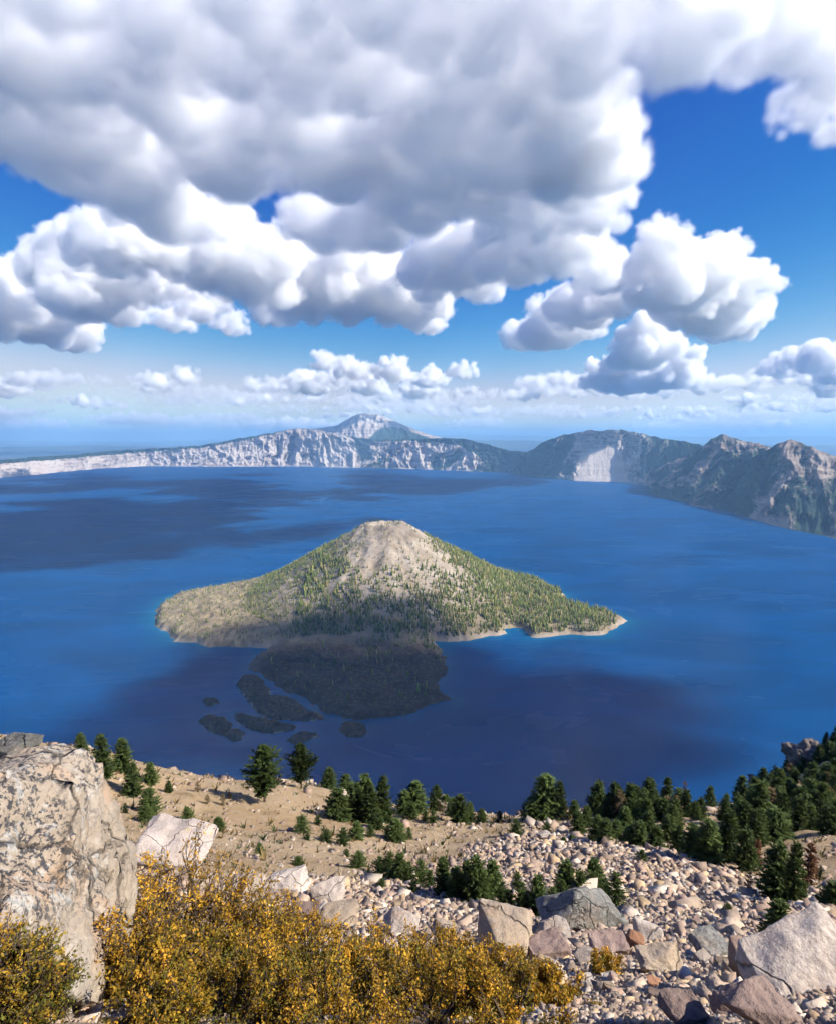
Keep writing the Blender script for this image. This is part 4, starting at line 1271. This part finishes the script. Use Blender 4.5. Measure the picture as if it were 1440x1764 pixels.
# ------------------------------------------------------------------ autumn shrubs
def shrub(px, yt, r, wpx, green, nst, label, group=None, seed=0, leaf=0.0115):
    g = np.random.default_rng(500 + seed)
    top = at_r(px, yt, r)
    bx, by = float(top[0]), float(top[1]) + 0.05
    bz = float(ground_z(bx, by)) - 0.03
    Hh = max(0.25, float(top[2]) - bz)
    _, _, dep = project((bx, by, bz + Hh * 0.6))
    W = wpx / FPX * dep * 0.5
    SV, SF, LV, LT = [], [], [], []

    def tube(p, q, r0, r1):
        SV.append((*p, *q, r0, r1))

    def leaves(p, q, n, tint):
        LV.append((*p, *q, *tint))
        LT.append(n)

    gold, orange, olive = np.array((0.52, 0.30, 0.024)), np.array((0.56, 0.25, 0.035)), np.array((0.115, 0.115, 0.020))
    base = np.array([bx, by, bz])
    for i in range(nst):
        a = g.uniform(0, 6.283)
        sp = math.sqrt(g.uniform(0, 1))
        hx = Hh * (1 - 0.5 * sp ** 1.6) * g.uniform(0.5, 1.0) ** 0.8
        root = base + np.array([math.cos(a) * W * 0.35 * sp, math.sin(a) * W * 0.30 * sp, 0])
        root[2] = bz
        tipp = base + np.array([math.cos(a) * W * sp, math.sin(a) * W * 0.75 * sp, hx])
        prev, pr = root, 0.009
        dull = g.uniform(0.75, 1.35)
        nseg = 5
        for k in range(1, nseg + 1):
            f = k / nseg
            p = root + (tipp - root) * f + np.array([math.cos(a), math.sin(a), 0]) * W * 0.12 * math.sin(f * 3.1) + g.normal(size=3) * 0.02 * Hh
            r1 = 0.009 * (1 - f) + 0.002
            tube(prev, p, pr, r1)
            for j in range(3 if f > 0.3 else 2):
                dd = g.normal(size=3) * 0.6 + np.array([math.cos(a) * 0.5, math.sin(a) * 0.5, 0.7])
                dd /= np.linalg.norm(dd)
                L = Hh * g.uniform(0.08, 0.20) * (1.1 - 0.4 * f)
                s0 = prev + (p - prev) * g.uniform(0.2, 1)
                e0 = s0 + dd * L
                tube(s0, e0, 0.0034, 0.0014)
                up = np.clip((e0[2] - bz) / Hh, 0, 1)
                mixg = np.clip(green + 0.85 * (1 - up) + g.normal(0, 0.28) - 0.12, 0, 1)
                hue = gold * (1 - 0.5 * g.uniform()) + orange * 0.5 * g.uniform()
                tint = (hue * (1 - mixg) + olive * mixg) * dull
                if g.uniform() > 0.26:
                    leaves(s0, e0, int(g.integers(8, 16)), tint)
                for _ in range(2):
                    d2 = dd + g.normal(size=3) * 0.7
                    d2 /= np.linalg.norm(d2)
                    e1 = e0 + d2 * L * 0.6
                    m0 = s0 + (e0 - s0) * g.uniform(0.5, 1.0)
                    tube(m0, e1, 0.0022, 0.001)
                    if g.uniform() > 0.36:
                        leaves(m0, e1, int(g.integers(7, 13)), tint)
            prev, pr = p, r1
    # stems: three-sided tubes
    T_ = np.array(SV)
    p0, p1 = T_[:, 0:3], T_[:, 3:6]
    ax = (p1 - p0) / (np.linalg.norm(p1 - p0, axis=1)[:, None] + 1e-9)
    u_ = np.cross(ax, np.array([[0.3, 0.9, 0.2]]))
    u_ /= np.linalg.norm(u_, axis=1)[:, None]
    w_ = np.cross(ax, u_)
    ring = [u_ * math.cos(k * 2.094) + w_ * math.sin(k * 2.094) for k in range(3)]
    SV = np.stack([p0 + q_ * T_[:, 6:7] for q_ in ring] + [p1 + q_ * T_[:, 7:8] for q_ in ring], 1).reshape(-1, 3)
    i6 = np.arange(len(T_))[:, None] * 6
    SF = np.concatenate([i6 + np.array([[k, (k + 1) % 3, 3 + (k + 1) % 3, 3 + k]]) for k in range(3)])
    # leaves: small folded diamonds along the twigs
    B_ = np.repeat(np.array(LV), LT, 0)
    nl = len(B_)
    p0, dv = B_[:, 0:3], B_[:, 3:6] - B_[:, 0:3]
    c_ = p0 + dv * g.uniform(0.1, 1.08, (nl, 1)) + g.normal(size=(nl, 3)) * 0.016
    d_ = g.normal(size=(nl, 3)) + 0.8 * dv / (np.linalg.norm(dv, axis=1)[:, None] + 1e-9)
    d_ /= np.linalg.norm(d_, axis=1)[:, None]
    s_ = np.cross(d_, g.normal(size=(nl, 3)))
    s_ /= np.linalg.norm(s_, axis=1)[:, None] + 1e-9
    fold = np.cross(d_, s_)
    L_ = leaf * g.uniform(0.45, 1.6, (nl, 1))
    LV = np.stack([c_ - d_ * L_, c_ + s_ * L_ * 0.55 + fold * L_ * 0.25, c_ + d_ * L_, c_ - s_ * L_ * 0.55 + fold * L_ * 0.25], 1).reshape(-1, 3)
    LT = B_[:, 6:9] * g.uniform(0.7, 1.3, (nl, 1))
    q = np.arange(nl * 4).reshape(-1, 4)
    root = bpy.data.objects.new('autumn_shrub', None)
    COL.objects.link(root)
    root.location = base
    tint4 = np.repeat(LT, 4, 0)
    link('stem', mesh_from('stem', SV - base, SF, True, None, M_STEM), root)
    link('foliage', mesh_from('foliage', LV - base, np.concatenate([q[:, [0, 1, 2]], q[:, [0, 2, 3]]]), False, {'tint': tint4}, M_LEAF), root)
    tag(root, label, 'shrub', group)


SHRUBS = [
    (300, 1440, 4.3, 220, 0.05, 60, 'tallest golden shrub with a spiky top beside the lichen boulder'),
    (212, 1545, 3.25, 150, 0.10, 40, 'golden shrub leaning against the lower edge of the lichen boulder'),
    (400, 1508, 4.2, 210, 0.15, 52, 'golden shrub between the spiky one and the pale blocks'),
    (520, 1572, 4.2, 220, 0.10, 52, 'yellow shrub in front of the pale blocks'),
    (650, 1618, 4.1, 220, 0.15, 50, 'yellow shrub in the middle of the row'),
    (770, 1626, 4.1, 210, 0.10, 50, 'yellow shrub below the small tan rock'),
    (870, 1662, 4.0, 190, 0.18, 42, 'thinner golden shrub below the large tan slab'),
    (955, 1686, 3.7, 150, 0.15, 32, 'shrub ending the row, by the pink streaked slab'),
    (300, 1620, 3.4, 240, 0.35, 50, 'greener shrub in the front at the left'),
    (470, 1645, 3.3, 250, 0.30, 50, 'olive and gold shrub in the front left of the middle'),
    (640, 1672, 3.2, 250, 0.12, 50, 'bright yellow shrub at the bottom middle'),
    (800, 1682, 3.2, 240, 0.22, 46, 'olive gold shrub at the bottom right of the row'),
    (10, 1595, 2.7, 140, 0.45, 42, 'greenish shrub cut by the frame corner in front of the lichen boulder'),
    (1045, 1640, 5.8, 60, 0.10, 14, 'tiny yellow shrub growing alone among the rocks'),
    (380, 1668, 2.6, 300, 0.30, 34, 'low olive shrub cut by the bottom edge at the left'),
    (560, 1678, 2.55, 300, 0.18, 34, 'low golden shrub cut by the bottom edge in the middle'),
    (740, 1682, 2.55, 300, 0.22, 34, 'low golden shrub cut by the bottom edge at the right'),
    (255, 1686, 2.6, 180, 0.30, 30, 'low olive shrub at the bottom edge beside the pale stones'),
    (890, 1700, 2.6, 240, 0.15, 28, 'last low shrub at the bottom edge before the stones'),
]
for i, (px, yt, r, w, gr, ns, lab) in enumerate(SHRUBS):
    shrub(px, yt, r, w, gr, ns, lab, None, i, 0.0075 if r < 2.75 else 0.0105)

# ------------------------------------------------------------------ clouds
CLOUD_G = np.random.default_rng(3)


def cloud_mat(name, dens, scale, lo=0.40, hi=0.62, step=1.0, detail=4):
    t = NT(name)
    t.mat.cycles.volume_step_rate = step
    nz = t.noise(1.0 / scale, detail, 0.66)
    d = t.rng(nz, lo, hi, 0.0, dens)
    pv = t.n.new('ShaderNodeVolumePrincipled')
    pv.inputs['Color'].default_value = (1, 1, 1, 1)
    pv.inputs['Anisotropy'].default_value = 0.1
    t.link(d, pv.inputs['Density'])
    t.link(pv.outputs[0], t.out.inputs['Volume'])
    return t.mat


def puffs(lumps, n1=36, n2=12, level=0.3, n3=5, fat=1.0):
    """Cauliflower growth: each lump carries smaller puffs, those smaller ones again, and frayed bits at the rim."""
    g = CLOUD_G

    def unit(n):
        v = g.normal(size=(n, 3))
        return v / np.linalg.norm(v, axis=1)[:, None]

    P, R = [], []
    for c, r, flat in lumps:
        c, r = np.array(c), np.array(r)
        base = c[2] - r[2] * flat
        P.append(c[None])
        R.append(np.array([r.min() * 0.8]))
        p1 = c + unit(n1) * r * g.uniform(.5, .92, (n1, 1))
        r1 = r.min() * g.uniform(.22, .46, n1) * fat
        p1[:, 2] = np.maximum(p1[:, 2], base + r1 * level)
        r2 = np.repeat(r1, n2)
        p2 = np.repeat(p1, n2, 0) + unit(n1 * n2) * r2[:, None] * g.uniform(.75, 1.08, (n1 * n2, 1))
        r2 = r2 * g.uniform(.2, .5, n1 * n2)
        p2[:, 2] = np.maximum(p2[:, 2], base + r2 * level)
        P += [p1, p2]
        R += [r1, r2]
        if n3:
            r3 = np.repeat(r2, n3)
            n = len(r3)
            p3 = np.repeat(p2, n3, 0) + unit(n) * r3[:, None] * g.uniform(.75, 1.35, (n, 1))
            r3 = r3 * g.uniform(.22, .5, n)
            p3[:, 2] = np.maximum(p3[:, 2], base + r3 * level)
            P.append(p3)
            R.append(r3)
    return np.concatenate(P), np.concatenate(R)


def cloud(name, lumps, voxel, mat, label, kind='stuff', group=None, n1=36, n2=12, level=0.3, n3=5, fat=1.0):
    P, R = puffs(lumps, n1, n2, level, n3, fat)
    off = CLOUD_G.uniform(0.1, 0.9, 3) * voxel          # keeps the grids of neighbouring clouds off each other's planes
    P = P - off
    me = bpy.data.meshes.new(name)
    me.vertices.add(len(P))
    me.vertices.foreach_set('co', P.astype(np.float32).ravel())
    me.attributes.new('puff', 'FLOAT', 'POINT').data.foreach_set('value', R.astype(np.float32))
    me.materials.append(mat)
    ob = link(name, me, loc=off)
    ng = bpy.data.node_groups.new(name, 'GeometryNodeTree')
    ng.interface.new_socket('Geometry', in_out='INPUT', socket_type='NodeSocketGeometry')
    ng.interface.new_socket('Geometry', in_out='OUTPUT', socket_type='NodeSocketGeometry')
    N = ng.nodes
    gi, go = N.new('NodeGroupInput'), N.new('NodeGroupOutput')
    mp = N.new('GeometryNodeMeshToPoints')
    at = N.new('GeometryNodeInputNamedAttribute')
    at.data_type = 'FLOAT'
    at.inputs[0].default_value = 'puff'
    pv = N.new('GeometryNodePointsToVolume')
    pv.resolution_mode = 'VOXEL_SIZE'
    pv.inputs['Voxel Size'].default_value = voxel
    pv.inputs['Density'].default_value = 1
    sm = N.new('GeometryNodeSetMaterial')
    sm.inputs['Material'].default_value = mat
    for a_, b_ in ((gi.outputs[0], mp.inputs['Mesh']), (at.outputs[0], pv.inputs['Radius']), (mp.outputs[0], pv.inputs['Points']), (pv.outputs[0], sm.inputs[0]), (sm.outputs[0], go.inputs[0])):
        ng.links.new(a_, b_)
    ob.modifiers.new('volume', 'NODES').node_group = ng
    return tag(ob, label, 'cloud', group, kind)


def lump(px, py, h, rpx, rz=0.6, flat=0.45):
    """A lump seen at a pixel, its centre h metres above the eye; radius given in pixels."""
    dx, dy, dz = ray(px, py)
    k = h / dz
    c = (dx * k, dy * k, EYE + h)
    rad = rpx / FPX * k
    return (c, (rad, rad, rad * rz), flat)


M_CLOUD = cloud_mat('cloud_droplets', 0.019, 150, 0.36, 0.60, 0.45, 4)
M_CLOUD_DECK = cloud_mat('cloud_droplets_deck', 0.022, 300, 0.27, 0.66, 0.8, 3)
M_CLOUD_MID = cloud_mat('cloud_droplets_mid', 0.020, 200, 0.36, 0.60, 0.5, 4)
M_CLOUD_FAR = cloud_mat('cloud_droplets_far', 0.026, 900, 0.36, 0.55, 1.0, 3)
M_CLOUD_STREAK = cloud_mat('cloud_droplets_streak', 0.0028, 1500, 0.2, 0.7, 1.0, 2)
M_CLOUD_SHADE = cloud_mat('cloud_droplets_shade', 0.05, 300, 0.25, 0.5, 1.5, 2)

def deck(regions, h, n, rpx, thick, g):
    """A flat-based deck: many overlapping lumps strewn through regions given as (px, py, rx, ry)."""
    out = []
    wts = np.array([q[2] * q[3] for q in regions], float)
    for k in range(n):
        x, y, rx, ry = regions[g.choice(len(regions), p=wts / wts.sum())]
        a_, q = g.uniform(0, 6.283), math.sqrt(g.uniform())
        c, r, f = lump(x + rx * q * math.cos(a_), y + ry * q * math.sin(a_), h, rpx * g.uniform(0.75, 1.3), 1.0, 0.3)
        rad = r[0]
        rz = min(rad * 0.75, thick * g.uniform(0.6, 1.2))
        out.append(((c[0], c[1], EYE + h + rz * 0.5 + 28 * g.uniform(-1, 1)), (rad, rad, rz), 0.5))
    return out


MAIN = [(150, 40, 400, 130), (600, 40, 400, 130), (1000, 40, 260, 110), (300, 220, 340, 120), (680, 230, 320, 120), (560, 350, 320, 80), (880, 300, 170, 120), (20, 190, 120, 90), (180, 300, 140, 50)]
cloud('cloud', deck(MAIN, 1280, 170, 92, 420, np.random.default_rng(21)), 21.3, M_CLOUD_DECK, 'huge grey-bottomed cloud filling the upper left of the sky', n1=24, n2=7, level=1.0, n3=3)
cloud('cloud', [lump(x, y, 1480, r, 0.8, 0.7) for x, y, r in [(700, 500, 85), (620, 490, 85), (530, 490, 80), (770, 450, 85), (440, 450, 95), (870, 430, 85), (960, 410, 90), (1030, 350, 70), (340, 440, 85), (1000, 270, 75), (470, 525, 50), (730, 545, 42), (270, 420, 70), (900, 350, 90), (1030, 190, 70), (940, 240, 80), (830, 470, 60)]], 16.9, M_CLOUD, 'white bulging fringe below and beside the huge grey cloud')
cloud('cloud', [lump(x, y, 1400, r, 0.9, 0.6) for x, y, r in [(1150, 465, 85), (1225, 512, 90), (1272, 545, 52), (1140, 415, 48), (1190, 480, 80), (1100, 470, 50)]], 15.1, M_CLOUD, 'tall white cumulus cloud by the blue gap on the right')
cloud('cloud', [lump(x, y, 1350, r, 0.8, 0.5) for x, y, r in [(960, 555, 72), (1015, 520, 72), (900, 580, 40), (1035, 465, 55)]], 17.7, M_CLOUD, 'white cumulus cloud left of the tall one, over the rim saddle')
cloud('cloud', [lump(x, y, 1350, r, 0.8, 0.5) for x, y, r in [(1110, 600, 60), (1085, 645, 55), (1165, 640, 48), (1195, 608, 18), (1040, 650, 40)]], 19.3, M_CLOUD_MID, 'white cumulus cloud below the tall one')
cloud('cloud', [lump(x, y, 1400, r, 0.8, 0.6) for x, y, r in [(130, 475, 105), (60, 530, 95), (195, 425, 75), (120, 570, 55), (10, 500, 75), (240, 485, 65), (160, 400, 45), (200, 520, 60)]], 16.1, M_CLOUD, 'white cumulus cloud at the left below the grey cloud')
cloud('cloud', [lump(x, y, 1380, r, 0.65, 0.4) for x, y, r in [(345, 530, 52), (300, 552, 42), (400, 560, 40), (330, 500, 36)]], 18.3, M_CLOUD, 'small white cumulus right of the left one')
cloud('cloud', [lump(x, y, 1500, r, 0.55, 0.4) for x, y, r in [(1370, 50, 140), (1440, 120, 120), (1310, 90, 95), (1240, 40, 110), (1170, 20, 100), (1400, 190, 75), (1240, 110, 50), (1460, 220, 60)]], 20.7, M_CLOUD_DECK, 'pale grey cloud in the upper right corner', level=0.7)
cloud('cloud', [lump(x, y, 1350, r, 0.7, 0.5) for x, y, r in [(1400, 620, 48), (1350, 632, 38), (1450, 640, 46), (1430, 670, 30)]], 21.9, M_CLOUD_MID, 'white cumulus low at the right edge')
cloud('cloud', [lump(x, y, 1350, r, 0.6, 0.5) for x, y, r in [(560, 622, 32), (610, 638, 36), (680, 640, 40), (740, 652, 36), (540, 668, 30), (800, 640, 30), (640, 665, 36), (720, 672, 34)]], 24.1, M_CLOUD_MID, 'low bank of white clouds above the far peak')
far = []
cg = np.random.default_rng(8)
for k in range(58):
    py = cg.choice([652, 664, 676, 688, 698, 708, 716]) + cg.normal(0, 3)
    x0 = cg.uniform(-150, 1600) if k % 3 else cg.uniform(800, 1550)
    hgt_ = cg.uniform(1250, 1650)
    for j in range(int(cg.integers(3, 9))):
        px = x0 + j * cg.uniform(16, 30)
        far.append(lump(px, py + cg.normal(0, 2.0), hgt_, cg.uniform(15, 34) * interp([(640, 1.2), (722, 0.62)], py), interp([(640, 0.6), (722, 0.34)], py), 0.25))
cloud('clouds', far, 61.7, M_CLOUD_FAR, 'rows of small white clouds low over the horizon', 'stuff', n1=14, n2=5, n3=0)
streaks = [lump(cg.uniform(-250, 1700), cg.uniform(668, 738), cg.uniform(1450, 2000), cg.uniform(45, 110), 0.13, 0.4) for k in range(46)]
cloud('clouds', streaks, 83.3, M_CLOUD_STREAK, 'thin pale layered cloud streaks low over the horizon', 'stuff', n1=70, n2=2, n3=0, fat=1.7)

# a cloud beside the field of view, up the sunbeam from the front of the island: its shadow lies there
def shade_lump(px, py, h, rad, rz=0.45):
    s = on_z(px, py)
    k = h / SUN_DIR.z
    return ((s[0] + SUN_DIR.x * k, s[1] + SUN_DIR.y * k, h), (rad, rad, rad * rz), 0.4)


SHADE = [(560, 1115, 162), (640, 1100, 140), (470, 1105, 140), (380, 1105, 108), (715, 1110, 151), (850, 1180, 172), (1000, 1205, 183), (1130, 1215, 140), (600, 1175, 226), (420, 1180, 194), (780, 1250, 216), (1020, 1290, 194), (500, 1250, 216), (700, 1290, 216), (900, 1360, 183), (330, 1250, 183)]
cloud('cloud', [shade_lump(x, y, 2000, r * 1.15, 0.7) for x, y, r in SHADE], 41.9, M_CLOUD_SHADE, 'cloud over the near side of the lake that shades the lava apron', n1=24, n2=6, n3=0)

# ------------------------------------------------------------------ haze
hz = NT('haze_air')
pv = hz.n.new('ShaderNodeVolumePrincipled')
pv.inputs['Color'].default_value = (0.35, 0.65, 1.0, 1)
pv.inputs['Density'].default_value = 5.2e-5
pv.inputs['Anisotropy'].default_value = 0.0
hz.link(pv.outputs[0], hz.out.inputs['Volume'])
bm = bmesh.new()
bmesh.ops.create_cube(bm, size=1.0)
me = bpy.data.meshes.new('haze')
bm.to_mesh(me)
bm.free()
me.materials.append(hz.mat)
hb = link('haze', me, loc=(0, 0, 460), scale=(310000, 310000, 1480))
tag(hb, kind='stuff')
